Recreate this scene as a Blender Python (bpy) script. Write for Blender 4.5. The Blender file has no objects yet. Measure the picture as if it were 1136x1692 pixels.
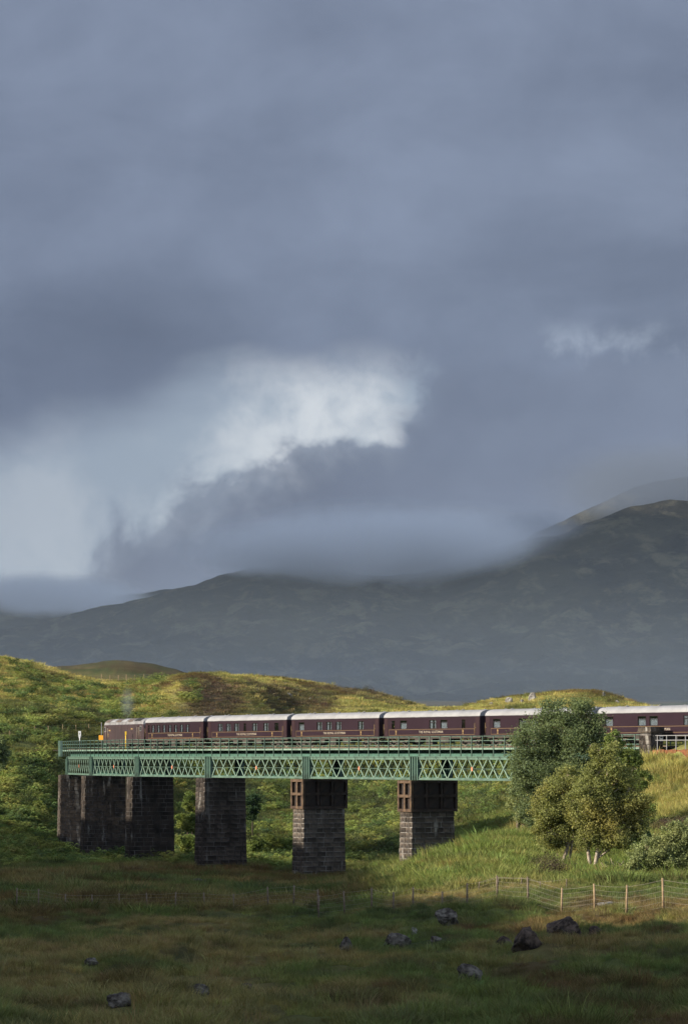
import bpy, bmesh, math, random
import numpy as np
from mathutils import Vector, Matrix, Euler

random.seed(7); rng = np.random.default_rng(11)
R = math.radians
sc = bpy.context.scene
C = sc.collection

# ------------------------------------------------------------------ camera
KD = 1.58                                    # depth scale of the site plan
F, CX, HY = 3290.0*KD, 568.0, 1250.0            # focal length and horizon in photograph pixels
cam = bpy.data.cameras.new('camera'); camo = bpy.data.objects.new('camera', cam); C.objects.link(camo)
camo.location = (0, 0, 0); camo.rotation_euler = (R(90), 0, 0)
cam.sensor_fit = 'VERTICAL'; cam.sensor_height = 36; cam.lens = F / 1692 * 36
cam.shift_y = (HY - 846) / 1692
cam.clip_start = 0.5; cam.clip_end = 40000
sc.camera = camo
sc.view_settings.view_transform = 'Standard'; sc.view_settings.look = 'None'
sc.view_settings.gamma = 1; sc.view_settings.use_curve_mapping = False
sc.view_settings.exposure = 1.1
sc.render.engine = 'CYCLES'
cy = sc.cycles
cy.use_denoising = True; cy.max_bounces = 6; cy.diffuse_bounces = 2; cy.glossy_bounces = 2
cy.transmission_bounces = 3; cy.transparent_max_bounces = 24; cy.volume_bounces = 1
cy.sample_clamp_indirect = 4; cy.use_adaptive_sampling = True; cy.adaptive_threshold = 0.008
cy.volume_step_rate = 1.0; cy.volume_max_steps = 96

# ------------------------------------------------------------------ sun and sky
SUN_EL, SUN_H = R(21.0), (-0.952, -0.306)      # horizontal direction towards the sun
sv = Vector((SUN_H[0]*math.cos(SUN_EL), SUN_H[1]*math.cos(SUN_EL), math.sin(SUN_EL))).normalized()
sl = bpy.data.lights.new('sun', 'SUN'); sl.energy = 5.0; sl.angle = R(0.6); sl.color = (1.0, 0.88, 0.68)
so = bpy.data.objects.new('sun', sl); C.objects.link(so)
so.rotation_euler = (-sv).to_track_quat('-Z', 'Y').to_euler()
so.location = (-60, -40, 60)

world = bpy.data.worlds.new('World'); sc.world = world; world.use_nodes = True
world.cycles.sampling_method = 'MANUAL'; world.cycles.sample_map_resolution = 256

class NT:
    """small node-tree helper"""
    def __init__(s, tree): s.t = tree; s.t.nodes.clear()
    def n(s, typ, **kw):
        d = s.t.nodes.new(typ)
        ins = kw.pop('ins', {})
        for k, v in kw.items(): setattr(d, k, v)
        for k, v in ins.items(): s.set(d, k, v)
        return d
    def set(s, d, k, v):
        if isinstance(v, bpy.types.NodeSocket): s.t.links.new(v, d.inputs[k])
        elif isinstance(v, bpy.types.Node): s.t.links.new(v.outputs[0], d.inputs[k])
        else: d.inputs[k].default_value = v
    def m(s, op, a, b=0.0, c=0.0, clamp=False):
        d = s.n('ShaderNodeMath', operation=op); d.use_clamp = clamp
        s.set(d, 0, a); s.set(d, 1, b)
        if op in ('MULTIPLY_ADD', 'SMOOTH_MIN', 'SMOOTH_MAX'): s.set(d, 2, c)
        return d.outputs[0]
    def ss(s, x, a, b):
        d = s.n('ShaderNodeMapRange', interpolation_type='SMOOTHSTEP'); d.clamp = True
        s.set(d, 'Value', x); s.set(d, 'From Min', a); s.set(d, 'From Max', b)
        d.inputs['To Min'].default_value = 0; d.inputs['To Max'].default_value = 1
        return d.outputs[0]
    def noise(s, vec, scale, detail=4, rough=0.55, dist=0.0):
        d = s.n('ShaderNodeTexNoise', ins={'Scale': scale, 'Detail': detail, 'Roughness': rough, 'Distortion': dist})
        if vec is not None: s.set(d, 'Vector', vec)
        return d.outputs[0]
    def mix(s, f, a, b, blend='MIX'):
        d = s.n('ShaderNodeMix', data_type='RGBA', blend_type=blend)
        s.set(d, 0, f); s.set(d, 6, a); s.set(d, 7, b)
        return d.outputs[2]
    def comb(s, x, y, z):
        d = s.n('ShaderNodeCombineXYZ'); s.set(d, 0, x); s.set(d, 1, y); s.set(d, 2, z); return d.outputs[0]

def build_world():
    t = NT(world.node_tree)
    out = t.n('ShaderNodeOutputWorld'); bg = t.n('ShaderNodeBackground')
    t.t.links.new(bg.outputs[0], out.inputs[0])
    sky = t.n('ShaderNodeTexSky', sky_type='NISHITA'); sky.sun_disc = False
    sky.sun_elevation = SUN_EL; sky.sun_rotation = math.atan2(SUN_H[0], SUN_H[1])
    tc = t.n('ShaderNodeTexCoord'); d = tc.outputs['Generated']
    sp = t.n('ShaderNodeSeparateXYZ', ins={0: d})
    x, y, z = sp.outputs
    az = t.m('ARCTAN2', x, y)
    hor = t.m('SQRT', t.m('ADD', t.m('MULTIPLY', x, x), t.m('MULTIPLY', y, y)))
    te = t.m('DIVIDE', z, t.m('MAXIMUM', hor, 0.02))
    u = t.m('MULTIPLY_ADD', az, F/1136, CX/1136)            # 0..1 over the picture's width, in azimuth
    v = t.m('MULTIPLY', te, F/1692.0)                       # height above the horizon
    # stretched 3-d direction for cloud noise, warped so that the edges curl
    flat = t.n('ShaderNodeMapping', ins={0: d}); flat.inputs['Scale'].default_value = (1, 1, 2.1)
    flat.inputs['Rotation'].default_value = (0, R(-12), 0)
    wn = t.n('ShaderNodeTexNoise', ins={'Vector': d, 'Scale': 11*KD, 'Detail': 3, 'Roughness': 0.5})
    wv = t.n('ShaderNodeVectorMath', operation='SUBTRACT', ins={0: wn.outputs['Color']}); wv.inputs[1].default_value = (0.5, 0.5, 0.5)
    ws = t.n('ShaderNodeVectorMath', operation='SCALE', ins={0: wv.outputs[0]}); ws.inputs['Scale'].default_value = 0.045/KD
    dw = t.n('ShaderNodeVectorMath', operation='ADD', ins={0: d, 1: ws.outputs[0]}).outputs[0]
    big = t.noise(flat, 3.4*KD, 3, 0.5)
    med = t.noise(flat, 8.0*KD, 5, 0.55, 0.4)
    puff = t.noise(dw, 15.0*KD, 7, 0.60)
    lobe = t.noise(dw, 7.0*KD, 4, 0.5)
    def billow(vec, scale, detail):                          # rounded cauliflower heads
        acc = None; amp = 1.0; tot = 0.0
        for k in range(detail):
            n = t.noise(vec, scale*(2.1**k), 0, 0.5); b = t.m('ABSOLUTE', t.m('MULTIPLY_ADD', n, 2.0, -1.0))
            b = t.m('MULTIPLY', b, amp); acc = b if acc is None else t.m('ADD', acc, b); tot += amp; amp *= 0.55
        return t.m('DIVIDE', acc, tot)
    bil = billow(dw, 13.0*KD, 5)
    # broad tilted layers of lighter and darker cloud
    lay = t.m('ADD', t.m('MULTIPLY_ADD', u, -0.045, v), t.m('MULTIPLY', t.m('SUBTRACT', big, 0.5), 0.30))
    lc = t.n('ShaderNodeFloatCurve'); cv = lc.mapping.curves[0]
    LP = [(0.0, 0.45), (0.20, 0.42), (0.30, 0.38), (0.37, 0.34), (0.42, 0.28), (0.47, 0.42), (0.52, 0.57), (0.57, 0.48), (0.62, 0.42), (0.68, 0.54), (0.75, 0.58), (1.0, 0.5)]
    cv.points[0].location = LP[0]; cv.points[1].location = LP[-1]
    for p in LP[1:-1]: cv.points.new(*p)
    lc.mapping.update(); t.set(lc, 'Value', lay)
    tone = t.m('ADD', lc.outputs[0], t.m('MULTIPLY', t.m('SUBTRACT', med, 0.5), 0.95))
    tone = t.m('SUBTRACT', tone, t.m('MULTIPLY', t.m('SUBTRACT', bil, 0.22), 0.22))
    tone = t.m('ADD', tone, t.m('MULTIPLY', t.m('SUBTRACT', puff, 0.5), 0.34), clamp=True)
    base = t.mix(tone, (0.092, 0.113, 0.176, 1), (0.250, 0.300, 0.415, 1))
    # cloud edges, heights in v (0 = horizon) as functions of u
    def curve(pts, xin):
        c = t.n('ShaderNodeFloatCurve'); cm = c.mapping; cv = cm.curves[0]
        P = [((px/1136 + 1)/3, (HY - py)/1692) for px, py in pts]
        cv.points[0].location = P[0]; cv.points[1].location = P[-1]
        for p in P[1:-1]: cv.points.new(*p)
        cm.update(); t.set(c, 'Value', t.m('MULTIPLY', t.m('ADD', xin, 1.0), 1/3, clamp=True)); return c.outputs[0]
    wob = t.m('ADD', t.m('ADD', t.m('MULTIPLY', t.m('SUBTRACT', puff, 0.5), 0.12), t.m('MULTIPLY', t.m('SUBTRACT', bil, 0.22), 0.13)), t.m('MULTIPLY', t.m('SUBTRACT', lobe, 0.5), 0.08))
    wob2 = t.m('ADD', t.m('MULTIPLY', t.m('SUBTRACT', med, 0.5), 0.09), t.m('MULTIPLY', t.m('SUBTRACT', lobe, 0.5), 0.05))
    low = curve([(-1136, 980), (-300, 1000), (0, 985), (120, 950), (180, 905), (250, 850), (310, 800), (380, 770), (460, 748), (540, 728), (620, 730), (690, 700), (800, 640), (1136, 560), (2272, 560)], u)
    up = curve([(-1136, 640), (-300, 660), (0, 715), (60, 690), (150, 682), (240, 664), (320, 634), (420, 602), (520, 594), (600, 592), (660, 586), (760, 574), (900, 570), (1136, 545), (2272, 560)], u)
    dl = t.m('SUBTRACT', t.m('ADD', v, wob), low)            # above the cumulus
    du = t.m('SUBTRACT', up, t.m('ADD', v, wob2))            # below the upper deck
    wl = t.ss(u, -0.1, 0.5)
    soft = t.m('MULTIPLY_ADD', wl, -0.022, 0.036); lo_ = t.m('MULTIPLY_ADD', wl, 0.030, -0.046)
    rim = t.m('MULTIPLY', t.ss(dl, -0.06, 0.0), 0.30)
    brk = t.m('MULTIPLY', t.m('MAXIMUM', t.ss(dl, lo_, soft), t.m('MULTIPLY', rim, t.ss(lobe, 0.36, 0.56))), t.ss(du, -0.024, 0.044))
    right = t.ss(t.m('ADD', u, t.m('MULTIPLY', t.m('SUBTRACT', puff, 0.5), 0.30)), 0.615, 0.555)
    main = t.m('MULTIPLY', brk, right)
    main = t.m('MULTIPLY', main, t.m('MULTIPLY_ADD', t.ss(lobe, 0.3, 0.62), 0.22, 0.80))
    main = t.m('MULTIPLY', main, t.m('MULTIPLY_ADD', t.ss(u, -0.05, 0.36), 0.30, 0.70))
    main = t.m('MULTIPLY', main, t.ss(az, -0.75, -0.25))
    # thin broken slits to the right of the gap
    slit = t.m('MULTIPLY', t.ss(t.m('ADD', puff, t.m('MULTIPLY', t.m('SUBTRACT', lobe, 0.5), 0.8)), 0.54, 0.70),
               t.ss(t.m('ABSOLUTE', t.m('SUBTRACT', v, t.m('MULTIPLY_ADD', u, 0.022, 0.378))), 0.035, 0.0))
    slit = t.m('MULTIPLY', slit, t.ss(t.m('ABSOLUTE', t.m('SUBTRACT', u, 0.80)), 0.36, 0.12))
    # dark lobes hanging under the upper deck on the left
    hang = t.m('MULTIPLY', t.ss(t.m('ADD', du, t.m('MULTIPLY', t.m('SUBTRACT', lobe, 0.5), 0.12)), -0.13, -0.035), t.ss(du, 0.03, -0.02))
    hang = t.m('MULTIPLY', hang, t.m('MULTIPLY', t.ss(u, 0.55, 0.12), t.ss(az, -0.7, -0.3)))
    base = t.mix(t.m('MULTIPLY', hang, 0.38), base, (0.098, 0.120, 0.182, 1))
    # pale low light towards the left horizon
    pale = t.m('MULTIPLY', t.ss(v, 0.36, 0.14), t.ss(t.m('ADD', u, t.m('MULTIPLY', t.m('SUBTRACT', lobe, 0.5), 0.5)), 0.24, -0.12))
    pale = t.m('MULTIPLY', pale, t.ss(az, -1.1, -0.4))
    # dark belly of the cloud over the hills, darkest along its upper edge
    belly = t.m('MULTIPLY', t.ss(dl, 0.012, -0.03), t.ss(t.m('ABSOLUTE', az), 0.7, 0.3))
    edge = t.m('MULTIPLY', belly, t.ss(dl, -0.16, -0.02))
    base = t.mix(t.m('MULTIPLY', belly, 0.40), base, (0.150, 0.176, 0.250, 1))
    base = t.mix(t.m('MULTIPLY', edge, t.m('MULTIPLY', t.ss(u, 0.75, 0.35), 0.62)), base, (0.100, 0.117, 0.172, 1))
    base = t.mix(t.m('MULTIPLY', belly, t.m('MULTIPLY', t.ss(t.m('ADD', lobe, t.m('MULTIPLY', bil, 0.5)), 0.55, 0.85), 0.5)), base, (0.205, 0.245, 0.335, 1))
    col = t.mix(t.m('MULTIPLY', pale, 0.6), base, (0.36, 0.41, 0.50, 1))
    light = t.mix(t.m('MULTIPLY', t.ss(t.m('ADD', puff, t.m('MULTIPLY', bil, 0.35)), 0.42, 0.72), t.m('MULTIPLY_ADD', t.ss(u, 0.15, 0.5), 0.62, 0.38)), (0.33, 0.395, 0.485, 1), (0.70, 0.73, 0.77, 1))
    col = t.mix(t.m('MULTIPLY', main, 1.0, clamp=True), col, light)
    col = t.mix(t.m('MULTIPLY', slit, 0.5), col, (0.46, 0.53, 0.63, 1))
    # a little of the clear sky behind comes through the thin cloud
    skyc = t.n('ShaderNodeVectorMath', operation='SCALE', ins={0: sky.outputs[0]}); skyc.inputs['Scale'].default_value = 0.08
    col = t.mix(t.m('MULTIPLY_ADD', main, 0.10, 0.04), col, skyc.outputs[0])
    # the cloud thins to open, brighter sky towards the sun and overhead
    open_ = t.m('MAXIMUM', t.ss(t.m('ABSOLUTE', az), 0.5, 1.7), t.ss(te, 0.5, 1.6))
    thin = t.mix(t.ss(med, 0.35, 0.62), (1.35, 1.42, 1.52, 1), (0.80, 0.88, 1.02, 1))
    clear = t.n('ShaderNodeVectorMath', operation='SCALE', ins={0: sky.outputs[0]}); clear.inputs['Scale'].default_value = 0.24
    col = t.mix(t.m('MULTIPLY', open_, 0.9), col, t.mix(t.ss(big, 0.35, 0.6), clear.outputs[0], thin))
    # below the horizon: dull moor light
    col = t.mix(t.ss(te, -0.01, -0.06), col, (0.05, 0.055, 0.05, 1))
    t.set(bg, 'Color', col); bg.inputs['Strength'].default_value = 0.485
build_world()

# ------------------------------------------------------------------ helpers
def PX(px, py, Y): return Vector(((px - CX)*Y/F, Y, (HY - py)*Y/F))

_perm = np.random.default_rng(3).permutation(512); _perm = np.concatenate([_perm, _perm])
_ga = np.random.default_rng(4).uniform(0, 2*np.pi, 512)
def perlin(x, y):
    x = np.asarray(x, float); y = np.asarray(y, float)
    xi = np.floor(x).astype(int); yi = np.floor(y).astype(int); fx = x - xi; fy = y - yi
    def g(i, j, dx, dy):
        a = _ga[_perm[(_perm[i & 511] + j) & 511]]
        return np.cos(a)*dx + np.sin(a)*dy
    s = lambda q: q*q*q*(q*(q*6 - 15) + 10)
    a = g(xi, yi, fx, fy); b = g(xi+1, yi, fx-1, fy); c = g(xi, yi+1, fx, fy-1); d = g(xi+1, yi+1, fx-1, fy-1)
    u, v = s(fx), s(fy)
    return (a*(1-u)+b*u)*(1-v) + (c*(1-u)+d*u)*v
def fbm(x, y, o=4, g=0.5):
    r = 0; a = 1; f = 1
    for k in range(o): r = r + a*perlin(x*f + 17.3*k, y*f - 9.1*k); a *= g; f *= 2.03
    return r
def sstep(x, a, b):
    q = np.clip((np.asarray(x, float) - a)/(b - a), 0, 1); return q*q*(3 - 2*q)

class MB:
    """collects shapes; build() links them as one mesh object"""
    def __init__(s): s.v = []; s.f = []; s.sm = []
    def add(s, vs, fs, M=None, smooth=False):
        o = len(s.v)
        s.v += [tuple(M @ Vector(p)) for p in vs] if M is not None else [tuple(p) for p in vs]
        s.f += [tuple(i + o for i in f) for f in fs]; s.sm += [smooth]*len(fs); return s
    def box(s, x0, x1, y0, y1, z0, z1, M=None):
        vs = [(x0,y0,z0),(x1,y0,z0),(x1,y1,z0),(x0,y1,z0),(x0,y0,z1),(x1,y0,z1),(x1,y1,z1),(x0,y1,z1)]
        return s.add(vs, [(0,3,2,1),(4,5,6,7),(0,1,5,4),(1,2,6,5),(2,3,7,6),(3,0,4,7)], M)
    def bar(s, a, b, w, h=None, up=(0,0,1)):
        a, b = Vector(a), Vector(b); d = b - a; L = d.length; d.normalize(); h = h or w
        u = Vector(up); n = d.cross(u)
        if n.length < 1e-4: n = d.cross(Vector((0,1,0)))
        n.normalize(); u = n.cross(d)
        M = Matrix((( d.x, n.x, u.x, a.x),(d.y, n.y, u.y, a.y),(d.z, n.z, u.z, a.z),(0,0,0,1)))
        return s.box(0, L, -w/2, w/2, -h/2, h/2, M)
    def tube(s, pts, rad, seg=7, cap=True):
        pts = [Vector(p) for p in pts]; n = len(pts); vs = []; fs = []
        for i, p in enumerate(pts):
            d = (pts[min(i+1, n-1)] - pts[max(i-1, 0)]).normalized()
            a = d.cross(Vector((0.31, 0.95, 0.07))); a.normalize(); b = d.cross(a)
            r = rad[i] if hasattr(rad, '__len__') else rad
            for k in range(seg):
                q = 2*math.pi*k/seg; vs.append(p + (a*math.cos(q) + b*math.sin(q))*r)
        for i in range(n-1):
            for k in range(seg):
                k2 = (k+1) % seg; fs.append((i*seg+k, i*seg+k2, (i+1)*seg+k2, (i+1)*seg+k))
        if cap: fs.append(tuple(range(seg))[::-1]); fs.append(tuple((n-1)*seg + k for k in range(seg)))
        return s.add(vs, fs, smooth=True)
    def loft(s, rings, close=True, cap=True, smooth=False):
        m = len(rings[0]); vs = [p for r in rings for p in r]; fs = []
        for i in range(len(rings)-1):
            for k in range(m if close else m-1):
                k2 = (k+1) % m; fs.append((i*m+k, i*m+k2, (i+1)*m+k2, (i+1)*m+k))
        if cap:
            fs.append(tuple(range(m))[::-1]); fs.append(tuple((len(rings)-1)*m + k for k in range(m)))
        return s.add(vs, fs, smooth=smooth)
    def mesh(s, name, mat):
        me = bpy.data.meshes.new(name); me.from_pydata(s.v, [], s.f)
        if any(s.sm): me.polygons.foreach_set('use_smooth', s.sm)
        if mat is not None: me.materials.append(mat)
        me.update(); return me
    def build(s, name, mat, parent=None, loc=(0,0,0), rz=0.0):
        return mk(name, s.mesh(name, mat), parent, loc, rz)

def mk(name, data, parent=None, loc=(0,0,0), rz=0.0, scale=None, rot=None):
    o = bpy.data.objects.new(name, data); C.objects.link(o)
    o.location = loc; o.rotation_euler = rot if rot is not None else (0, 0, rz)
    if scale is not None: o.scale = scale
    if parent is not None: o.parent = parent
    return o
def tag(o, label=None, cat=None, group=None, kind=None):
    if label: o['label'] = label
    if cat: o['category'] = cat
    if group: o['group'] = group
    if kind: o['kind'] = kind
    return o
def empty(name, loc, rz=0.0):
    o = mk(name, None, None, loc, rz); o.empty_display_size = 0.5; return o

# ------------------------------------------------------------------ materials
MAT = {}
def pmat(name, col, rough=0.6, metal=0.0, var=0.25, scale=3.0, col2=None, bump=0.0, bscale=None, spec=0.4, rand=0.0, coat=0.0, streak=False, lime=0.0):
    m = bpy.data.materials.new(name); m.use_nodes = True; t = NT(m.node_tree)
    out = t.n('ShaderNodeOutputMaterial'); p = t.n('ShaderNodeBsdfPrincipled'); t.t.links.new(p.outputs[0], out.inputs[0])
    tc = t.n('ShaderNodeTexCoord'); vec = tc.outputs['Object']
    if streak:
        mp = t.n('ShaderNodeMapping', ins={0: vec}); mp.inputs['Scale'].default_value = (1, 1, 0.18); vec = mp.outputs[0]
    nz = t.noise(vec, scale, 5, 0.6)
    c2 = col2 or tuple(c*(1 - var) for c in col)
    colr = t.mix(t.ss(nz, 0.32, 0.68), (*c2, 1), (*col, 1))
    if rand:
        oi = t.n('ShaderNodeObjectInfo')
        k = t.m('MULTIPLY_ADD', oi.outputs['Random'], 2*rand, 1 - rand)
        vm = t.n('ShaderNodeVectorMath', operation='SCALE', ins={0: colr}); t.set(vm, 'Scale', k); colr = vm.outputs[0]
    if lime:                       # lime washed down the stone over the years, and grime
        geo = t.n('ShaderNodeNewGeometry'); mp2 = t.n('ShaderNodeMapping', ins={0: geo.outputs['Position']}); mp2.inputs['Scale'].default_value = (1.1, 1.1, 0.16)
        l1 = t.ss(t.noise(mp2, 1.5, 4, 0.6), 0.56, 0.66); l2 = t.ss(t.noise(geo.outputs['Position'], 0.22, 3, 0.5), 0.46, 0.60)
        colr = t.mix(t.m('MULTIPLY', t.m('MULTIPLY', l1, l2), lime), colr, (0.30, 0.29, 0.28, 1))
    t.set(p, 'Base Color', colr); p.inputs['Roughness'].default_value = rough; p.inputs['Metallic'].default_value = metal
    p.inputs['Specular IOR Level'].default_value = spec
    if coat: p.inputs['Coat Weight'].default_value = coat; p.inputs['Coat Roughness'].default_value = 0.08
    if bump:
        b = t.n('ShaderNodeBump', ins={'Strength': bump, 'Distance': 0.05}); t.set(b, 'Height', t.noise(vec, bscale or scale*4, 6, 0.65))
        t.t.links.new(b.outputs[0], p.inputs['Normal'])
    MAT[name] = m; return m

pmat('green_paint', (0.078, 0.142, 0.117), 0.55, col2=(0.042, 0.070, 0.058), scale=1.1, bump=0.05)
pmat('green_pale', (0.155, 0.238, 0.198), 0.55, var=0.42, scale=0.9)
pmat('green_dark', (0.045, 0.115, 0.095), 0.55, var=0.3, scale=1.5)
pmat('orange_plate', (0.62, 0.20, 0.12), 0.6, scale=5)
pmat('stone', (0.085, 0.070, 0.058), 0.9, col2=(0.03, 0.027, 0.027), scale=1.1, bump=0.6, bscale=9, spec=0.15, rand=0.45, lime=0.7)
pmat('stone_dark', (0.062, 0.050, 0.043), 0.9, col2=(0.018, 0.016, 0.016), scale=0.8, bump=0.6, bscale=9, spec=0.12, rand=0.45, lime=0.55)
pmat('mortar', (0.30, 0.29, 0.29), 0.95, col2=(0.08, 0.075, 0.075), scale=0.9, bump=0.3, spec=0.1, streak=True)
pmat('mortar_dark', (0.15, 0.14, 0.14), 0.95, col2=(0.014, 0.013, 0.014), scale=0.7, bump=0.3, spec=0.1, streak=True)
pmat('rust_steel', (0.105, 0.070, 0.046), 0.85, col2=(0.04, 0.026, 0.021), scale=1.7, bump=0.3, spec=0.2)
pmat('rust_shaded', (0.045, 0.032, 0.027), 0.85, col2=(0.02, 0.015, 0.014), scale=1.7, bump=0.3, spec=0.2)  # darker copy of the rust, standing in for shade on the frame's near side
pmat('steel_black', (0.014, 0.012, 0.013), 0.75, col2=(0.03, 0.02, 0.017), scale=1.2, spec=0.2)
pmat('maroon', (0.0215, 0.0115, 0.0185), 0.28, var=0.15, scale=0.7, spec=0.5, coat=0.35)
pmat('maroon_dark', (0.022, 0.009, 0.013), 0.4, var=0.15, scale=0.7)
pmat('loco_maroon', (0.042, 0.026, 0.032), 0.42, col2=(0.03, 0.02, 0.026), scale=0.6, coat=0.15)
pmat('roof_white', (0.235, 0.24, 0.262), 0.6, col2=(0.175, 0.178, 0.196), scale=0.5)
pmat('roof_grey', (0.20, 0.20, 0.215), 0.5, col2=(0.12, 0.12, 0.135), scale=0.8)
pmat('black', (0.012, 0.012, 0.014), 0.7, var=0.3)
pmat('underframe_black', (0.022, 0.02, 0.02), 0.8, col2=(0.045, 0.035, 0.03), scale=2)
pmat('gold', (0.23, 0.155, 0.07), 0.45, var=0.1)
pmat('cream', (0.34, 0.30, 0.24), 0.6, var=0.05)
pmat('curtain', (0.55, 0.58, 0.64), 0.85, var=0.2, scale=6)
pmat('yellow', (0.75, 0.50, 0.04), 0.5, var=0.15)
pmat('orange', (0.80, 0.36, 0.03), 0.55, var=0.12)
pmat('white_paint', (0.55, 0.56, 0.58), 0.5, var=0.1)
pmat('wood_post', (0.25, 0.185, 0.115), 0.85, col2=(0.14, 0.10, 0.065), scale=4, spec=0.1, rand=0.2)
pmat('wood_grey_or_shade', (0.16, 0.13, 0.10), 0.9, col2=(0.07, 0.055, 0.045), scale=4, spec=0.1)
pmat('wire', (0.22, 0.20, 0.17), 0.6, metal=0.0, var=0.1)
pmat('steel_rail', (0.22, 0.17, 0.14), 0.4, metal=0.6)
pmat('sleeper', (0.075, 0.06, 0.05), 0.9)
pmat('lamp_inside', (0.85, 0.62, 0.25), 0.5, var=0.05)
pmat('rock', (0.115, 0.108, 0.098), 0.92, col2=(0.018, 0.015, 0.014), scale=4.2, bump=0.9, bscale=8, spec=0.15)
pmat('rock_dark', (0.09, 0.07, 0.06), 0.95, col2=(0.013, 0.011, 0.011), scale=4.0, bump=0.9, bscale=8, spec=0.1)
pmat('rock_pale', (0.23, 0.225, 0.22), 0.92, col2=(0.07, 0.065, 0.06), scale=1.3, bump=0.8, bscale=6, spec=0.15)
pmat('bark_birch', (0.33, 0.29, 0.24), 0.8, col2=(0.16, 0.12, 0.09), scale=4.5, bump=0.3)
pmat('bark', (0.12, 0.09, 0.065), 0.9, col2=(0.05, 0.04, 0.03), scale=5, bump=0.5)
pmat('bark_pale', (0.34, 0.28, 0.20), 0.9, col2=(0.14, 0.11, 0.08), scale=5)
pmat('rust_fence', (0.19, 0.075, 0.035), 0.85, col2=(0.10, 0.045, 0.03), scale=2.5, spec=0.1)

def glass_mat():
    m = bpy.data.materials.new('glass'); m.use_nodes = True; t = NT(m.node_tree); MAT['glass'] = m
    out = t.n('ShaderNodeOutputMaterial'); tr = t.n('ShaderNodeBsdfTransparent'); gl = t.n('ShaderNodeBsdfGlossy')
    tr.inputs[0].default_value = (0.85, 0.88, 0.9, 1); gl.inputs['Roughness'].default_value = 0.03
    mx = t.n('ShaderNodeMixShader'); mx.inputs[0].default_value = 0.32
    t.t.links.new(tr.outputs[0], mx.inputs[1]); t.t.links.new(gl.outputs[0], mx.inputs[2]); t.t.links.new(mx.outputs[0], out.inputs[0])
glass_mat()

def leaf_mat(name, attr=None, col=(0.1, 0.13, 0.04), transl=0.35, var=0.3, yellow=(0.2, 0.17, 0.03), pn=0.35):
    m = bpy.data.materials.new(name); m.use_nodes = True; t = NT(m.node_tree); MAT[name] = m
    out = t.n('ShaderNodeOutputMaterial'); df = t.n('ShaderNodeBsdfDiffuse'); tl = t.n('ShaderNodeBsdfTranslucent')
    geo = t.n('ShaderNodeNewGeometry')
    if attr:
        a = t.n('ShaderNodeAttribute', attribute_name=attr, attribute_type='INSTANCER'); c = a.outputs['Color']
    else:
        nz = t.noise(geo.outputs['Position'], pn, 3, 0.5)
        c = t.mix(t.ss(nz, 0.42, 0.72), (*col, 1), (*yellow, 1))
    k = t.m('MULTIPLY_ADD', geo.outputs['Random Per Island'], 2*var, 1 - var)
    vm = t.n('ShaderNodeVectorMath', operation='SCALE', ins={0: c}); t.set(vm, 'Scale', k)
    tint = t.n('ShaderNodeVectorMath', operation='MULTIPLY', ins={0: vm.outputs[0]}); tint.inputs[1].default_value = (1.0, 1.0, 0.6)
    t.set(df, 'Color', vm.outputs[0]); t.set(tl, 'Color', tint.outputs[0])
    mx = t.n('ShaderNodeMixShader'); mx.inputs[0].default_value = transl
    t.t.links.new(df.outputs[0], mx.inputs[1]); t.t.links.new(tl.outputs[0], mx.inputs[2]); t.t.links.new(mx.outputs[0], out.inputs[0])
    return m
leaf_mat('grass_blades', attr='col', transl=0.3, var=0.3)
leaf_mat('bracken_leaf', attr='col', transl=0.3, var=0.35)
leaf_mat('heather_leaf', attr='col', transl=0.1, var=0.4)
leaf_mat('birch_leaf', col=(0.215, 0.235, 0.095), yellow=(0.28, 0.255, 0.095), transl=0.48, var=0.4)
leaf_mat('alder_leaf', col=(0.13, 0.17, 0.09), yellow=(0.165, 0.205, 0.10), transl=0.42, var=0.4)
leaf_mat('willow_leaf', col=(0.20, 0.235, 0.11), yellow=(0.235, 0.245, 0.105), transl=0.33, var=0.4)
leaf_mat('bush_leaf', col=(0.13, 0.175, 0.055), yellow=(0.19, 0.215, 0.065), transl=0.32, var=0.4)
leaf_mat('dark_leaf', col=(0.03, 0.055, 0.03), yellow=(0.045, 0.07, 0.03), transl=0.2, var=0.4)

# ------------------------------------------------------------------ viaduct line: girder joints on the camera side
SPAN = 22.6
def solve_nodes():
    N = [np.array([(685 - CX)*215.0*KD/F, 215.0*KD])]
    for px in (507, 345, 228, 152, 112):
        k = (px - CX)/F; p = N[-1]
        # point (k*Y, Y) at distance SPAN from p, on the far side
        a = k*k + 1; b = -2*(p[0]*k + p[1]); c = p @ p - SPAN*SPAN
        Y = (-b + math.sqrt(max(b*b - 4*a*c, 0)))/(2*a); N.append(np.array([k*Y, Y]))
    d = (N[0] - N[1])/SPAN
    k = (1079 - CX)/F; t = (k*N[0][1] - N[0][0])/(d[0] - k*d[1])
    pre = [N[0] + d*t, N[0] + d*SPAN*0.98]
    return pre + N
NODE = solve_nodes()                         # NODE[0] right abutment ... NODE[7] left end
TD = (NODE[1] - NODE[0])/np.linalg.norm(NODE[1] - NODE[0]); ND = np.array([-TD[1], TD[0]])   # track direction, side towards camera

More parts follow.
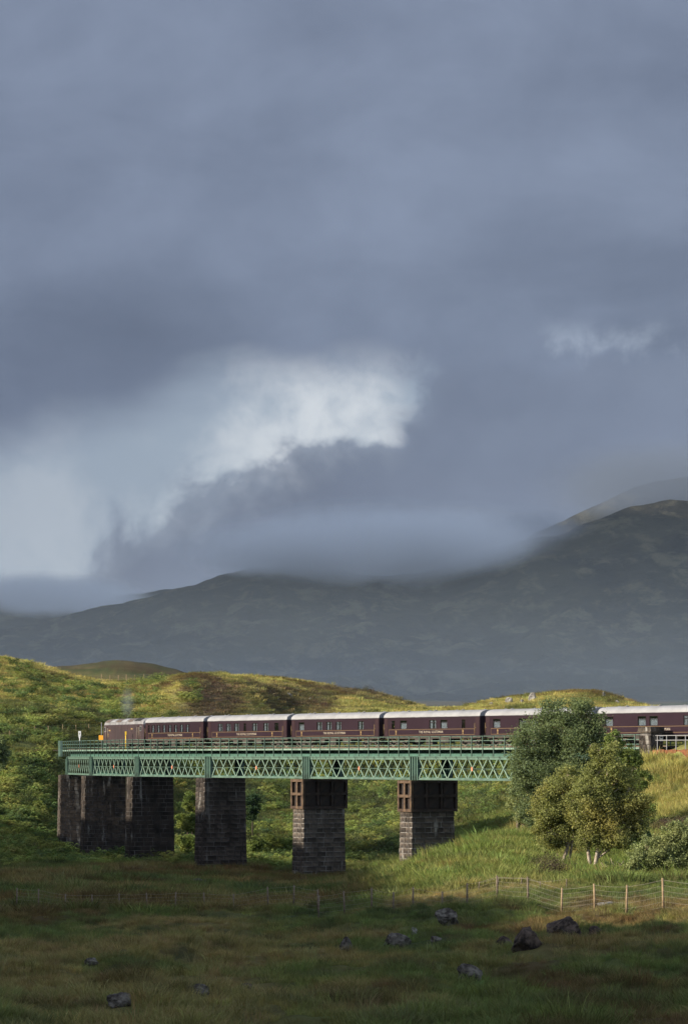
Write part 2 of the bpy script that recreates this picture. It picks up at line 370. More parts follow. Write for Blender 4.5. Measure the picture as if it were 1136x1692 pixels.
# smooth centre line of the track
def spline():
    nodes = [NODE[0] - TD*90, NODE[0] - TD*45] + NODE
    nodes = nodes + [nodes[-1] + (nodes[-1]-nodes[-2])*1.0]
    off = []
    for i, p in enumerate(nodes):
        d = nodes[min(i+1, len(nodes)-1)] - nodes[max(i-1, 0)]; d = d/np.linalg.norm(d)
        off.append(p - np.array([-d[1], d[0]])*2.05)
    P = [2*off[0]-off[1]] + off + [2*off[-1]-off[-2]]; res = []
    for i in range(1, len(P)-2):
        for q in np.linspace(0, 1, 30, endpoint=False):
            a, b, c, d = P[i-1], P[i], P[i+1], P[i+2]
            res.append(0.5*(2*b + (c-a)*q + (2*a-5*b+4*c-d)*q*q + (3*b-a-3*c+d)*q**3))
    return np.array(res)
TRK = spline(); TS = np.concatenate([[0], np.cumsum(np.linalg.norm(np.diff(TRK, axis=0), axis=1))])
def track(s): return np.array([np.interp(s, TS, TRK[:, 0]), np.interp(s, TS, TRK[:, 1])])
RAIL = 1.05

# ------------------------------------------------------------------ ground heights (control points: picture column, picture row, distance)
CP = [  # foreground
 (568,1790,14),(0,1790,14),(1136,1790,14),(568,1700,36),(0,1700,36),(1136,1690,36),(-400,1690,40),(1500,1690,40),
 (100,1650,48),(568,1648,48),(1000,1640,48),(150,1592,64),(300,1600,64),(568,1592,66),(870,1566,70),(1136,1556,70),
 (-300,1580,70),(1500,1550,70),(0,1545,95),(300,1535,98),(568,1530,98),(750,1520,92),(1000,1511,89),(1136,1506,88),(1500,1490,90),
 (0,1488,138),(300,1486,138),(520,1484,135),(0,1446,212),(200,1444,214),(400,1450,212),(530,1458,212),(-400,1440,215),
 # knoll on the right
 (640,1462,150),(640,1450,178),(700,1432,160),(760,1408,160),(830,1384,162),(900,1378,166),(960,1385,170),(740,1470,118),(830,1462,115),
 (830,1425,140),(930,1436,140),(980,1440,140),(1050,1442,132),(1130,1448,128),(1000,1470,110),(1136,1470,106),(680,1440,205),(760,1420,200),(860,1400,192),
 (1050,1395,152),(1136,1400,148),
 # valley floor at the piers
 (120,1404,283),(230,1411,272),(370,1432,250),(530,1448,230),(620,1436,240),(660,1430,232),(-200,1410,270),
 # slopes behind the bridge
 (620,1424,262),(620,1405,270),(620,1370,288),(620,1300,330),(440,1428,268),(440,1390,298),(440,1300,325),(440,1228,352),(320,1400,296),(320,1310,318),(320,1228,342),(250,1195,354),(540,1228,360),(640,1232,352),(800,1385,232),(800,1300,285),(930,1270,275),
 (1050,1250,260),(1136,1235,260),(740,1300,318),
 # left bank
 (50,1422,258),(50,1388,275),(50,1345,287),(50,1300,295),(50,1252,303),(50,1221,312),(100,1215,318),(95,1300,301),(95,1345,292),(0,1300,294),(0,1345,286),(95,1252,309),(-100,1300,290),(-100,1215,310),(-120,1160,362),(-200,1330,280),(-200,1250,300),(172,1300,311),(172,1226,322),
 (50,1165,360),(-200,1150,370),(200,1190,350),(120,1172,372),(260,1165,372),(140,1150,390),(40,1097,425),(-60,1088,430),(130,1135,412),(240,1133,404),(200,1130,430),
 (300,1131,372),(345,1142,368),(400,1166,362),(360,1128,430),(430,1125,452),(500,1130,450),(560,1143,442),(620,1148,436),(690,1172,430),(560,1175,380),
 (730,1176,440),(770,1169,425),(830,1156,420),(900,1149,420),(990,1146,420),(1045,1166,420),(1136,1178,430),(900,1185,370),(1300,1180,420),(1500,1230,250),
 (0,1120,520),(300,1160,520),(560,1180,540),(850,1185,520),(1136,1190,520),(-500,1100,500),(1600,1190,520),
 # moor beyond
 (200,1094,760),(120,1104,760),(320,1118,760),(-60,1100,760),(500,1168,760),(800,1180,800),(1136,1180,800),(200,1130,1000),(600,1172,1000),(1000,1176,1000),
 (0,1128,1500),(600,1168,1500),(1136,1170,1500),(0,1118,2400),(600,1158,2400),(1136,1160,2400),(-900,1110,1500),(2000,1160,1500),(0,1180,5000),(600,1190,5000),(1136,1190,5000)]
_cp = np.array(CP, float); _cp[:, 2] *= KD
def _uv(px, Y): return np.stack([px/100.0, np.log(Y)*10.0], -1)
_cuv = _uv(_cp[:, 0], _cp[:, 2]); _cz = (HY - _cp[:, 1])*_cp[:, 2]/F
def _phi(r2): return 0.5*r2*np.log(r2 + 1e-9)
def _fit():
    n = len(_cuv); K = _phi(((_cuv[:, None] - _cuv[None])**2).sum(-1)) + np.eye(n)*0.02
    P = np.concatenate([np.ones((n, 1)), _cuv], 1)
    A = np.block([[K, P], [P.T, np.zeros((3, 3))]])
    # fit screen row rather than height: keeps scale even over all distances
    return np.linalg.solve(A, np.concatenate([_cp[:, 1], np.zeros(3)]))
_w = _fit()
def tps_row(px, Y):
    q = _uv(np.clip(px, -700, 1800), np.clip(Y, 14*KD, 5200*KD)); res = np.empty(len(q))
    for i in range(0, len(q), 20000):
        b = q[i:i+20000]; K = _phi(((b[:, None] - _cuv[None])**2).sum(-1))
        res[i:i+20000] = K @ _w[:-3] + _w[-3] + b @ _w[-2:]
    return res
SHADE_RIDGE_Y = [-200, 0, 40, 60, 100, 150, 190, 215, 240, 275, 320]
SHADE_RIDGE_Z = [50, 50, 47.5, 43.5, 39.5, 38, 37, 34, 27, 15, 0]
def height(X, Y, detail=True):
    X = np.asarray(X, float).ravel(); Y = np.asarray(Y, float).ravel()
    Ye = np.clip(Y, 14*KD, 5200*KD); px = CX + F*X/np.maximum(Y, 14*KD)
    z = (HY - tps_row(px, Y))*Ye/F
    # railway embankment to the right of the bridge
    P = np.stack([X, Y], -1) - NODE[0]; a = -(P @ TD); d = P @ ND
    e = 0.30 - np.maximum(0, d - 1.4)*0.60 - np.maximum(0, -5.8 - d)*0.5 - np.maximum(0, -a - 0.5)*0.75
    k = 1.5; e = e + 1.3*fbm(X/6, Y/6, 2); z = np.where(e > z - 8, np.logaddexp(z/k, e/k)*k, z)
    # unseen long hill added on the left, shaped to shade the foreground
    rz = np.interp(Y/KD, SHADE_RIDGE_Y, SHADE_RIDGE_Z) + 2.2*fbm(Y/16.0, Y*0 + 3.3, 3)
    g = np.exp(-((X + 118)/34.0)**2)*(Y < 330*KD)
    z = z + np.maximum(rz - z, 0)*g
    if detail:
        n1 = fbm(X/14, Y/14, 3)*np.clip(Y/200, 0.25, 1.6)
        n2 = fbm(X/2.6, Y/3.6, 3)*(0.28 + 0.22*sstep(Y, 230, 120)); n1 = n1*(1 + 2.2*sstep(Y, 200, 110))
        far = 1/(1 + (Y/1100)**2)
        z = z + 0.5*n1*np.clip(far*1.4, 0, 1) + n2*far + fbm(X/160, Y/160, 3)*6*sstep(Y, 900, 1900)
    return z
def h1(x, y): return float(height(np.array([x]), np.array([y]))[0])
def ground_at(px, py, y0=30.0*KD, y1=440.0*KD):
    """first ground point seen at that picture position"""
    Y = np.exp(np.linspace(math.log(y0), math.log(y1), 700)); X = (px - CX)*Y/F
    z = height(X, Y); ray = (HY - py)*Y/F
    i = int(np.argmax(z >= ray)) if np.any(z >= ray) else 0
    return Vector((X[i], Y[i], z[i]))

# vegetation colour (the plants' own colour, plus one painted shade band) over the land
OCHRE = np.array([0.125, 0.105, 0.048]); MGREEN = np.array([0.078, 0.098, 0.036]); DGREEN = np.array([0.052, 0.070, 0.036])
LUSH = np.array([0.138, 0.150, 0.058]); YELLOW = np.array([0.29, 0.262, 0.098]); HEATH = np.array([0.085, 0.060, 0.055]); BROWN = np.array([0.105, 0.068, 0.036])
def lerp(a, b, t): return a + (b - a)*np.asarray(t)[:, None]
def heath_mask(px, Y, X):
    n = fbm(X/9, Y/12, 3); Y = Y/KD
    a = np.exp(-((px-345)/62)**2 - ((Y-362)/26)**2)*1.5
    b = np.exp(-((px-600)/90)**2 - ((Y-425)/30)**2)*1.3 + np.exp(-((px-470)/70)**2 - ((Y-385)/22)**2)*1.2
    c = np.exp(-((px-1015)/30)**2 - ((Y-420)/20)**2)*1.2
    d = np.exp(-((px-1115)/40)**2 - ((Y-164)/8)**2)*1.25
    return np.clip(a + b + c + d + n*0.9 - 0.45, 0, 1)
def veg_color(X, Y):
    px = CX + F*X/np.maximum(Y, 14*KD); Yr = Y
    n1 = fbm(X/11, Y/24, 3); n2 = fbm(X/2.2 + 40, Y/5, 3); n3 = fbm(X/30 + 9, Y/45, 2)
    c = lerp(np.tile(MGREEN, (len(X), 1)), OCHRE*1.15, sstep(n1*1.3 + 0.4*n2, -0.25, 0.35))
    c = lerp(c, DGREEN*0.8, sstep(n2 - 0.5*n1, 0.0, 0.45)*0.8)
    c = lerp(c, BROWN*0.9, sstep(n3 + 0.5*n2, 0.05, 0.45)*0.7)
    Y = Y/KD
    kn = sstep(Y, 104, 125)*sstep(px, 560, 700)                      # green knoll
    c = lerp(c, lerp(np.tile(LUSH*np.array([0.82, 0.98, 0.75]), (len(X), 1)), YELLOW*0.6, sstep(n2, 0.05, 0.65)), kn*0.8)
    beh = sstep(Y, 236, 262)*(1 - sstep(Y, 350, 380))                # valley slopes
    c = lerp(c, lerp(np.tile(LUSH*0.75, (len(X), 1)), DGREEN, sstep(n1, -0.2, 0.3)), beh*0.85)
    hill = sstep(Y, 345, 372)*(1 - sstep(Y, 560, 700))
    hc = lerp(np.tile(YELLOW*1.0, (len(X), 1)), LUSH*0.85, sstep(n1 + 0.5*n2, -0.1, 0.4)); hc = lerp(hc, BROWN*0.8, sstep(n3 + 0.4*n1, 0.12, 0.5)*0.75)
    hc = lerp(hc, DGREEN, np.exp(-((Y - 352)/9)**2)*sstep(px, 260, 160)*0.75)  # dark band painted in as the shade of ground facing away
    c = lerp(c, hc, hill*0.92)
    P = np.stack([X, Yr], -1) - NODE[0]; a = -(P @ TD); d = P @ ND
    emb = sstep(a, -14, 2)*sstep(d, -1, 2)*(1 - sstep(d, 15, 20))     # embankment grass
    c = lerp(c, lerp(np.tile(YELLOW*1.05, (len(X), 1)), LUSH, sstep(n2, 0.0, 0.5)), emb*0.9)
    c = lerp(c, HEATH, heath_mask(px, Yr, X)*0.85)
    moor = sstep(Y, 560, 900)
    c = lerp(c, lerp(np.tile(np.array([0.040, 0.046, 0.028]), (len(X), 1)), np.array([0.05, 0.042, 0.03]), sstep(fbm(X/120, Yr/380, 3), -0.3, 0.3)), moor)
    return c

def ground_material():
    m = bpy.data.materials.new('moor'); m.use_nodes = True; t = NT(m.node_tree); MAT['moor'] = m
    out = t.n('ShaderNodeOutputMaterial'); p = t.n('ShaderNodeBsdfPrincipled'); t.t.links.new(p.outputs[0], out.inputs[0])
    a = t.n('ShaderNodeAttribute', attribute_name='veg'); geo = t.n('ShaderNodeNewGeometry')
    n1 = t.noise(geo.outputs['Position'], 0.9, 6, 0.65); n2 = t.noise(geo.outputs['Position'], 0.05, 5, 0.6)
    k = t.m('MULTIPLY', t.m('MULTIPLY_ADD', n1, 0.9, 0.40), t.m('MULTIPLY_ADD', n2, 0.7, 0.6))
    vm = t.n('ShaderNodeVectorMath', operation='SCALE', ins={0: a.outputs['Color']}); t.set(vm, 'Scale', k)
    t.set(p, 'Base Color', vm.outputs[0]); p.inputs['Roughness'].default_value = 1.0; p.inputs['Specular IOR Level'].default_value = 0.05
    b = t.n('ShaderNodeBump', ins={'Strength': 0.9, 'Distance': 0.5}); t.set(b, 'Height', t.noise(geo.outputs['Position'], 1.6, 7, 0.7))
    t.t.links.new(b.outputs[0], p.inputs['Normal'])
    return m
ground_material()

def grid_object(name, X, Y, Z, mat, cols=None):
    r, c = X.shape
    v = np.stack([X, Y, Z], -1).reshape(-1, 3)
    i = np.arange(r*c).reshape(r, c)
    q = np.stack([i[:-1, :-1], i[:-1, 1:], i[1:, 1:], i[1:, :-1]], -1).reshape(-1, 4)
    me = bpy.data.meshes.new(name); me.vertices.add(len(v)); me.vertices.foreach_set('co', v.astype(np.float32).ravel())
    me.loops.add(q.size); me.loops.foreach_set('vertex_index', q.astype(np.int32).ravel())
    me.polygons.add(len(q)); me.polygons.foreach_set('loop_start', np.arange(0, q.size, 4, dtype=np.int32))
    me.update(calc_edges=True); me.polygons.foreach_set('use_smooth', np.ones(len(q), bool))
    me.materials.append(mat)
    if cols is not None:
        at = me.color_attributes.new('veg', 'FLOAT_COLOR', 'POINT')
        at.data.foreach_set('color', np.concatenate([cols, np.ones((len(cols), 1))], 1).astype(np.float32).ravel())
    return mk(name, me)

def build_ground():
    ys = np.concatenate([np.array([-160, -80, -30, -5, 6, 12, 18]), np.exp(np.arange(math.log(24*KD), math.log(620*KD), 0.0068)), np.exp(np.arange(math.log(625*KD), math.log(40000), 0.03))])
    us = np.concatenate([-np.exp(np.linspace(math.log(60), math.log(7.6), 46)), np.arange(-7.5, 7.5, 0.048), np.exp(np.linspace(math.log(7.6), math.log(60), 40))])
    Yg, U = np.meshgrid(ys, us, indexing='ij')
    Xg = U*100/F*(np.maximum(Yg, 0) + 25) + np.sign(U)*np.maximum(np.abs(U) - 7.6, 0)*4.0*np.exp(-np.maximum(Yg, 0)/180)
    Z = height(Xg, Yg).reshape(Xg.shape)
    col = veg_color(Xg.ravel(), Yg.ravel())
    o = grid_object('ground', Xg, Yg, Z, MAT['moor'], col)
    tag(o, 'rough moorland of grass and heather running under the railway viaduct', 'ground', kind='structure')
build_ground()

# ------------------------------------------------------------------ mountains
def mountain_material():
    m = bpy.data.materials.new('mountain'); m.use_nodes = True; t = NT(m.node_tree); MAT['mountain'] = m
    out = t.n('ShaderNodeOutputMaterial'); p = t.n('ShaderNodeBsdfPrincipled'); t.t.links.new(p.outputs[0], out.inputs[0])
    geo = t.n('ShaderNodeNewGeometry'); pos = geo.outputs['Position']
    mp = t.n('ShaderNodeMapping', ins={0: pos}); mp.inputs['Scale'].default_value = (1, 0.22, 1.5); mp.inputs['Rotation'].default_value = (0, R(24), 0)
    n1 = t.noise(mp, 0.0032, 8, 0.62, 0.6); n2 = t.noise(mp, 0.017, 7, 0.66, 0.3); n3 = t.noise(mp, 0.06, 5, 0.6)
    c = t.mix(t.ss(n1, 0.4, 0.6), (0.006, 0.006, 0.008, 1), (0.026, 0.025, 0.019, 1))
    c = t.mix(t.ss(n2, 0.48, 0.66), c, (0.066, 0.062, 0.042, 1))
    c = t.mix(t.m('MULTIPLY', t.ss(n3, 0.56, 0.74), 0.6), c, (0.008, 0.008, 0.009, 1))
    t.set(p, 'Base Color', c); p.inputs['Roughness'].default_value = 1; p.inputs['Specular IOR Level'].default_value = 0.02
    b = t.n('ShaderNodeBump', ins={'Strength': 1.0, 'Distance': 30.0}); t.set(b, 'Height', t.noise(pos, 0.012, 8, 0.68)); t.t.links.new(b.outputs[0], p.inputs['Normal'])
mountain_material()
def build_mountain(sil, Yr, Yf, footz, label, px0=-1500, px1=2600, step=6.0, rows=170, rel=1.0, seed=0):
    Yr *= KD; Yf *= KD
    px = np.arange(px0, px1, step); q = np.concatenate([np.linspace(0, 1, rows), np.linspace(1.03, 1.9, 24)])
    Q, PXg = np.meshgrid(q, px, indexing='ij')
    Yg = Yf + (Yr - Yf)*Q; Xg = (PXg - CX)*Yr/F                     # straight fan-free columns
    s = np.interp(PXg, [a for a, b in sil], [b for a, b in sil]); zr = (HY - s)*Yr/F
    rise = np.where(Q <= 1, 0.32*Q + 0.68*Q**2.1, 1 - (Q - 1)*1.1)
    z = footz + (zr - footz)*rise
    gx = Xg/420 + seed; gy = Yg/900
    gull = (1 - np.abs(fbm(gx, gy, 4))*2.0)
    amp = np.sin(np.clip(Q, 0, 1)*np.pi)**0.8
    z = z + rel*(amp*40*(gull - 0.6) + amp*22*fbm(Xg/160, Yg/260, 4) + 5*fbm(Xg/60, Yg/90, 4))
    o = grid_object('mountain', Xg, Yg, z, MAT['mountain'])
    return tag(o, label, 'mountain', kind='structure')
build_mountain([(-1500,860),(-1000,900),(-600,1000),(-300,1060),(-100,1048),(0,1040),(60,1030),(120,1012),(200,996),(290,974),(330,962),(365,950),(420,937),(470,932),(520,938),(580,946),(640,951),(690,948),
    (740,931),(800,908),(840,897),(880,890),(930,880),(960,868),(1000,852),(1040,838),(1090,826),(1136,828),(1250,812),(1500,850),(2600,900)],
    4200, 2350, 52, 'long dark mountain ridge with its summit in cloud behind the train')
build_mountain([(-1500,820),(-800,900),(-300,975),(0,991),(100,992),(160,990),(215,982),(290,973),(400,985),(600,990),(780,960),(880,882),(960,846),(1050,803),(1136,788),(1300,760),(2600,800)],
    5600, 4300, 60, 'farther pale mountain half hidden in cloud behind the dark ridge', rows=90, step=9, seed=5.2)
def west_sun_blocker():
    # unseen mountain shape added on the left only to shade the hills behind
    x = np.linspace(-4200, -850, 70); y = np.linspace(1500, 9800, 120); Yg, Xg = np.meshgrid(y, x, indexing='ij')
    cx = -2150 + 80*fbm(Yg/1500, Yg*0, 2); w = np.where(Xg > cx, 1230, 1900)
    z = 1680*np.clip(1 - np.abs(Xg - cx)/w, 0, 1)**1.15*sstep(Yg, 1600, 3000)*(1 - sstep(Yg, 9000, 9800)) + 60*fbm(Xg/300, Yg/300, 4)*sstep(-Xg, 900, 1300) - 20
    tag(grid_object('mountain', Xg, Yg, z, MAT['mountain']), 'added mountain shape out of view on the left, there only to shade the dark ridge', 'mountain', kind='structure')
west_sun_blocker()

# ------------------------------------------------------------------ viaduct
BASEZ = -13.9
via = empty('railway_viaduct', (NODE[3][0], NODE[3][1], BASEZ))
tag(via, 'green lattice girder railway viaduct on tall dark stone piers', 'viaduct')
VL = Vector(via.location)
def vloc(p, z=0.0): return Vector((p[0], p[1], z)) - VL
def ang(d): return math.atan2(d[1], d[0])

_mesh_cache = {}
def cached(key, fn):
    if key not in _mesh_cache: _mesh_cache[key] = fn()
    return _mesh_cache[key]

def build_spans():
    for i in range(len(NODE) - 1):
        a, b = NODE[i], NODE[i+1]; L = float(np.linalg.norm(b - a)); d = (b - a)/L; rz = ang(d); o3 = vloc(a)
        e = 0.86                                             # half a column
        for y0, nm in ((0.0, 'lattice_girder'), (-4.1, 'rear_girder')):
            m = MB()
            m.box(e, L - e, y0 - 0.30, y0 + 0.06, -0.34, -0.002)     # top chord
            m.box(e, L - e, y0 + 0.062, y0 + 0.12, -0.10, -0.004)
            m.box(e + 0.02, L - e - 0.02, y0 - 0.30, y0 + 0.06, -2.52, -2.30)    # bottom chord
            m.box(e + 0.02, L - e - 0.02, y0 + 0.062, y0 + 0.14, -2.52, -2.40)
            m.box(e, L - e, y0 - 0.05, y0 - 0.01, -1.33, -1.28)
            n = max(3, int(round((L - 2*e + 0.5)/1.86)) | 1); p = (L - 2*e + 0.6)/n
            rear = y0 < -1
            if rear:
                for k in range(n):
                    c = e - 0.3 + p*(k + 0.5)
                    for sgn in (-1, 1):
                        x0, x1 = max(e, min(L-e, c - sgn*p*0.43)), max(e, min(L-e, c + sgn*p*0.43))
                        m.bar((x0, y0 - 0.1, -0.3), (x1, y0 - 0.1, -2.34), 0.05, 0.11)
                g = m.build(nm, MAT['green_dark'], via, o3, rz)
                continue
            g = m.build(nm, MAT['green_paint'], via, o3, rz)
            for k in range(n):
                c = e - 0.3 + p*(k + 0.5)
                for sgn in (-1, 1):
                    x0, x1 = max(e, min(L-e, c - sgn*p*0.43)), max(e, min(L-e, c + sgn*p*0.43))
                    key = ('diag', round(x1 - x0, 2))
                    me = cached(key, lambda: MB().bar((-(x1-x0)/2, 0, 1.0), ((x1-x0)/2, 0, -1.0), 0.035, 0.125).mesh('diagonal_bar', MAT['green_pale']))
                    mk('diagonal_bar', me, g, ((x0+x1)/2, y0 - 0.02 + 0.045*sgn, -1.32))
                if k == n//2:
                    pl = MB().add([(-0.17,0,0),(0,0,-0.26),(0.17,0,0),(0,0,0.26),(-0.17,0.03,0),(0,0.03,-0.26),(0.17,0.03,0),(0,0.03,0.26)],
                                  [(0,1,2,3),(7,6,5,4),(0,4,5,1),(1,5,6,2),(2,6,7,3),(3,7,4,0)])
                    pl.build('gusset_plate', MAT['orange_plate'], g, (c, y0 + 0.05, -1.32))
        # deck: floor plate, rail bearers, cross girder ends
        m = MB()
        m.box(0.02, L - 0.02, -5.05, 0.60, 0.78, 0.86)
        m.box(0.02, L - 0.02, -0.42, -0.36, 0.002, 0.778); m.box(0.02, L - 0.02, -3.84, -3.78, 0.002, 0.778)
        m.box(0.03, L - 0.03, -0.358, -0.26, 0.33, 0.38)
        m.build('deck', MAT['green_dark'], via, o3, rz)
        m = MB(); m.box(0.0, L, 0.602, 0.70, 0.72, 0.90); m.build('walkway_edge', MAT['green_pale'], via, o3, rz)
        # railings on both sides
        for y0, nm in ((0.66, 'railing'), (-5.1, 'rear_railing')):
            m = MB()
            m.box(0, L, y0 - 0.03, y0 + 0.03, 2.09, 2.15)
            m.box(0, L, y0 - 0.02, y0 + 0.02, 1.62, 1.70); m.box(0, L, y0 - 0.02, y0 + 0.02, 1.16, 1.235)
            g = m.build(nm, MAT['green_paint'], via, o3, rz)
            np_ = int(round(L/2.0))
            me = cached(('post', y0 > 0), lambda: MB().box(-0.045, 0.045, 0.0, 0.075, 0.0, 2.14 if y0 > 0 else 1.35).mesh('railing_post', MAT['green_paint']))
            for k in range(np_ + (i == len(NODE) - 2)):
                mk('railing_post', me, g, (L*k/np_ + 0.02, y0 + (0.045 if y0 > 0 else -0.08), 0.0 if y0 > 0 else 0.79))
        # ribbed end column over each pier
    for i, p in enumerate(NODE):
        d = NODE[min(i+1, len(NODE)-1)] - NODE[max(i-1, 0)]; d = d/np.linalg.norm(d)
        for y0 in (0.0, -4.1):
            m = MB(); w = 0.80
            m.box(-w, w, y0 - 0.28, y0 + 0.04, -2.56, -0.03)
            for r in (-0.74, -0.27, 0.20, 0.67): m.box(r - 0.07, r + 0.07, y0 + 0.042, y0 + 0.22, -2.55, -0.04)
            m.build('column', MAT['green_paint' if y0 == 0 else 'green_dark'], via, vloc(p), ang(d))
    # end panel at the far end of the parapet
    p = NODE[-1]; d = NODE[-1] - NODE[-2]; d = d/np.linalg.norm(d)
    m = MB(); m.box(-0.1, 1.6, 1.0, 1.08, 0.0, 2.2); m.box(-0.1, -0.02, 0.7, 1.0, 0.0, 2.2)
    for k in range(5): m.box(0.02 + k*0.36, 0.08 + k*0.36, 1.082, 1.13, 0.0, 2.2)
    m.build('end_panel', MAT['green_pale'], via, vloc(p), ang(d))
build_spans()

def stone_mesh(seed, mat):
    r = random.Random(seed); bm = bmesh.new(); bmesh.ops.create_cube(bm, size=1.0)
    for v in bm.verts: v.co += Vector((r.uniform(-.02, .02), r.uniform(-.02, .02), r.uniform(-.03, .03)))
    bmesh.ops.bevel(bm, geom=list(bm.edges), offset=0.035, segments=1, affect='EDGES')
    for v in bm.verts: v.co += Vector((r.uniform(-.012, .012), r.uniform(-.012, .012), r.uniform(-.012, .012)))
    me = bpy.data.meshes.new('stone_block'); bm.to_mesh(me); bm.free(); me.materials.append(mat); return me
STONES = [stone_mesh(k, MAT['stone']) for k in range(5)]
STONES_D = [stone_mesh(k + 20, MAT['stone_dark']) for k in range(5)]

def pier(node, d, top, bot, mats, singles, ya=1.15, yb=-4.35, half=1.2, batter=0.016):
    """stone pier: mortar core with blocks set proud on the two faces in view and the far face"""
    stones, core_mat = mats
    rz = ang(d); base = vloc(node)
    m = MB(); H = top - bot
    def dims(z): g = (top - z)*batter; return half + g*0.6, ya + g, yb - g
    r = []
    for z in (bot, top):
        h, a, b = dims(z); h -= 0.06; a -= 0.075; b += 0.075
        r.append([(-h, b, z), (h, b, z), (h, a, z), (-h, a, z)])
    m.loft(r); core = m.build('pier', core_mat, via, base, rz)
    ch = 0.545; nC = max(1, int(round(H/ch))); ch = H/nC; rr = random.Random(int(node[0]*10))
    joined = MB()
    def put(cx, cyy, cz, sx, sy, sz):
        if singles:
            me = rr.choice(stones); mk('stone_block', me, core, (cx, cyy, cz), scale=(sx, sy, sz))
        else:
            k = rr.uniform(-.012, .012)
            joined.box(cx-sx/2, cx+sx/2, cyy-sy/2+k, cyy+sy/2+k, cz-sz/2, cz+sz/2)
    for c in range(nC):
        z = bot + (c + 0.5)*ch; h, a, b = dims(z); g = 0.042
        # transverse faces (long): near face at x = -h, far face at x = +h
        for side in ((-1, 1) if not singles else (-1,)):
            y = a - (0.0 if c % 2 else 0.45); dep = 0.42
            while y > b + 0.35:
                w = rr.uniform(0.75, 1.35); y2 = y - w
                if y2 < b + 0.5: y2 = b
                put(side*(h - dep/2 + 0.0 + rr.uniform(-.015, .02)), (y + y2)/2, z, dep, (y - y2) - g*2, ch - g*1.6); y = y2
        # face along the track, towards the camera
        x = -h + (0.43 if c % 2 else 0.0)
        x = -h + 0.425
        while x < h - 0.02:
            w = rr.uniform(0.7, 1.1); x2 = x + w
            if x2 > h - 0.45: x2 = h
            put((x + x2)/2, a - 0.2 + rr.uniform(-.015, .02), z, (x2 - x) - g*2, 0.42, ch - g*1.6); x = x2
        if c % 2 == 0: put(-h + 0.21, a - 0.2 + 0.01, z, 0.41, 0.42, ch - g*1.6)
    if not singles:
        o = joined.build('stone_courses', MAT['stone_dark'], core); o['kind'] = 'stuff'
    return core

def crib(node, d, top, bot, ya=1.38, yb=-4.62, half=1.36):
    """rusty steel frame jacket around a pier's head"""
    m = MB(); rz = ang(d); base = vloc(node)
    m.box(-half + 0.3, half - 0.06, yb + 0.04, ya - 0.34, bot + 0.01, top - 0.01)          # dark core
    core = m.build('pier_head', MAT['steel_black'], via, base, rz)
    mid = (top + bot)/2
    def fr(name, *b): MB().box(*b).build(name, MAT['rust_steel'], core)
    t = 0.30
    for (z0, z1) in ((bot, bot + t), (mid - t/2, mid + t/2), (top - t, top)):
        fr('frame_beam', -half, half, ya - 0.3, ya, z0, z1)
        MB().box(-half, -half + 0.28, yb, ya - 0.302, z0, z1).build('frame_beam', MAT['rust_shaded'], core)
        fr('frame_beam', half - 0.28, half, yb, ya - 0.302, z0, z1)
    for z0, z1 in ((bot + t + .002, mid - t/2 - .002), (mid + t/2 + .002, top - t - .002)):
        for x in (-half, -0.14, half - 0.28): fr('frame_post', x, x + 0.28, ya - 0.298, ya - 0.012, z0, z1)
        W = (ya - 0.3 - yb); n = 3
        for k in range(1, n + 1):
            y = ya - 0.3 - W*k/n
            MB().box(-half + 0.004, -half + 0.27, y, y + 0.26, z0, z1).build('frame_post', MAT['rust_shaded'], core)
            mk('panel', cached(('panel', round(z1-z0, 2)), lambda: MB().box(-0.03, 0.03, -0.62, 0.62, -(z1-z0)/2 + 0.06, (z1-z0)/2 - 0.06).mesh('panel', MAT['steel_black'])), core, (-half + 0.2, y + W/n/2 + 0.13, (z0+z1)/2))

def node_dir(i):
    d = NODE[min(i+1, len(NODE)-1)] - NODE[max(i-1, 0)]; return d/np.linalg.norm(d)
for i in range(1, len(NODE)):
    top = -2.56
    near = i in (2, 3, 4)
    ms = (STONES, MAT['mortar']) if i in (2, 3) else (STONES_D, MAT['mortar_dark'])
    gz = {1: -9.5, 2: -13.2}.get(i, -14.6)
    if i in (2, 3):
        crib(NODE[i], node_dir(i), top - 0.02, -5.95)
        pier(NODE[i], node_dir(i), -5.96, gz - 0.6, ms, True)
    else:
        pier(NODE[i], node_dir(i), top - 0.02, gz, ms, near)
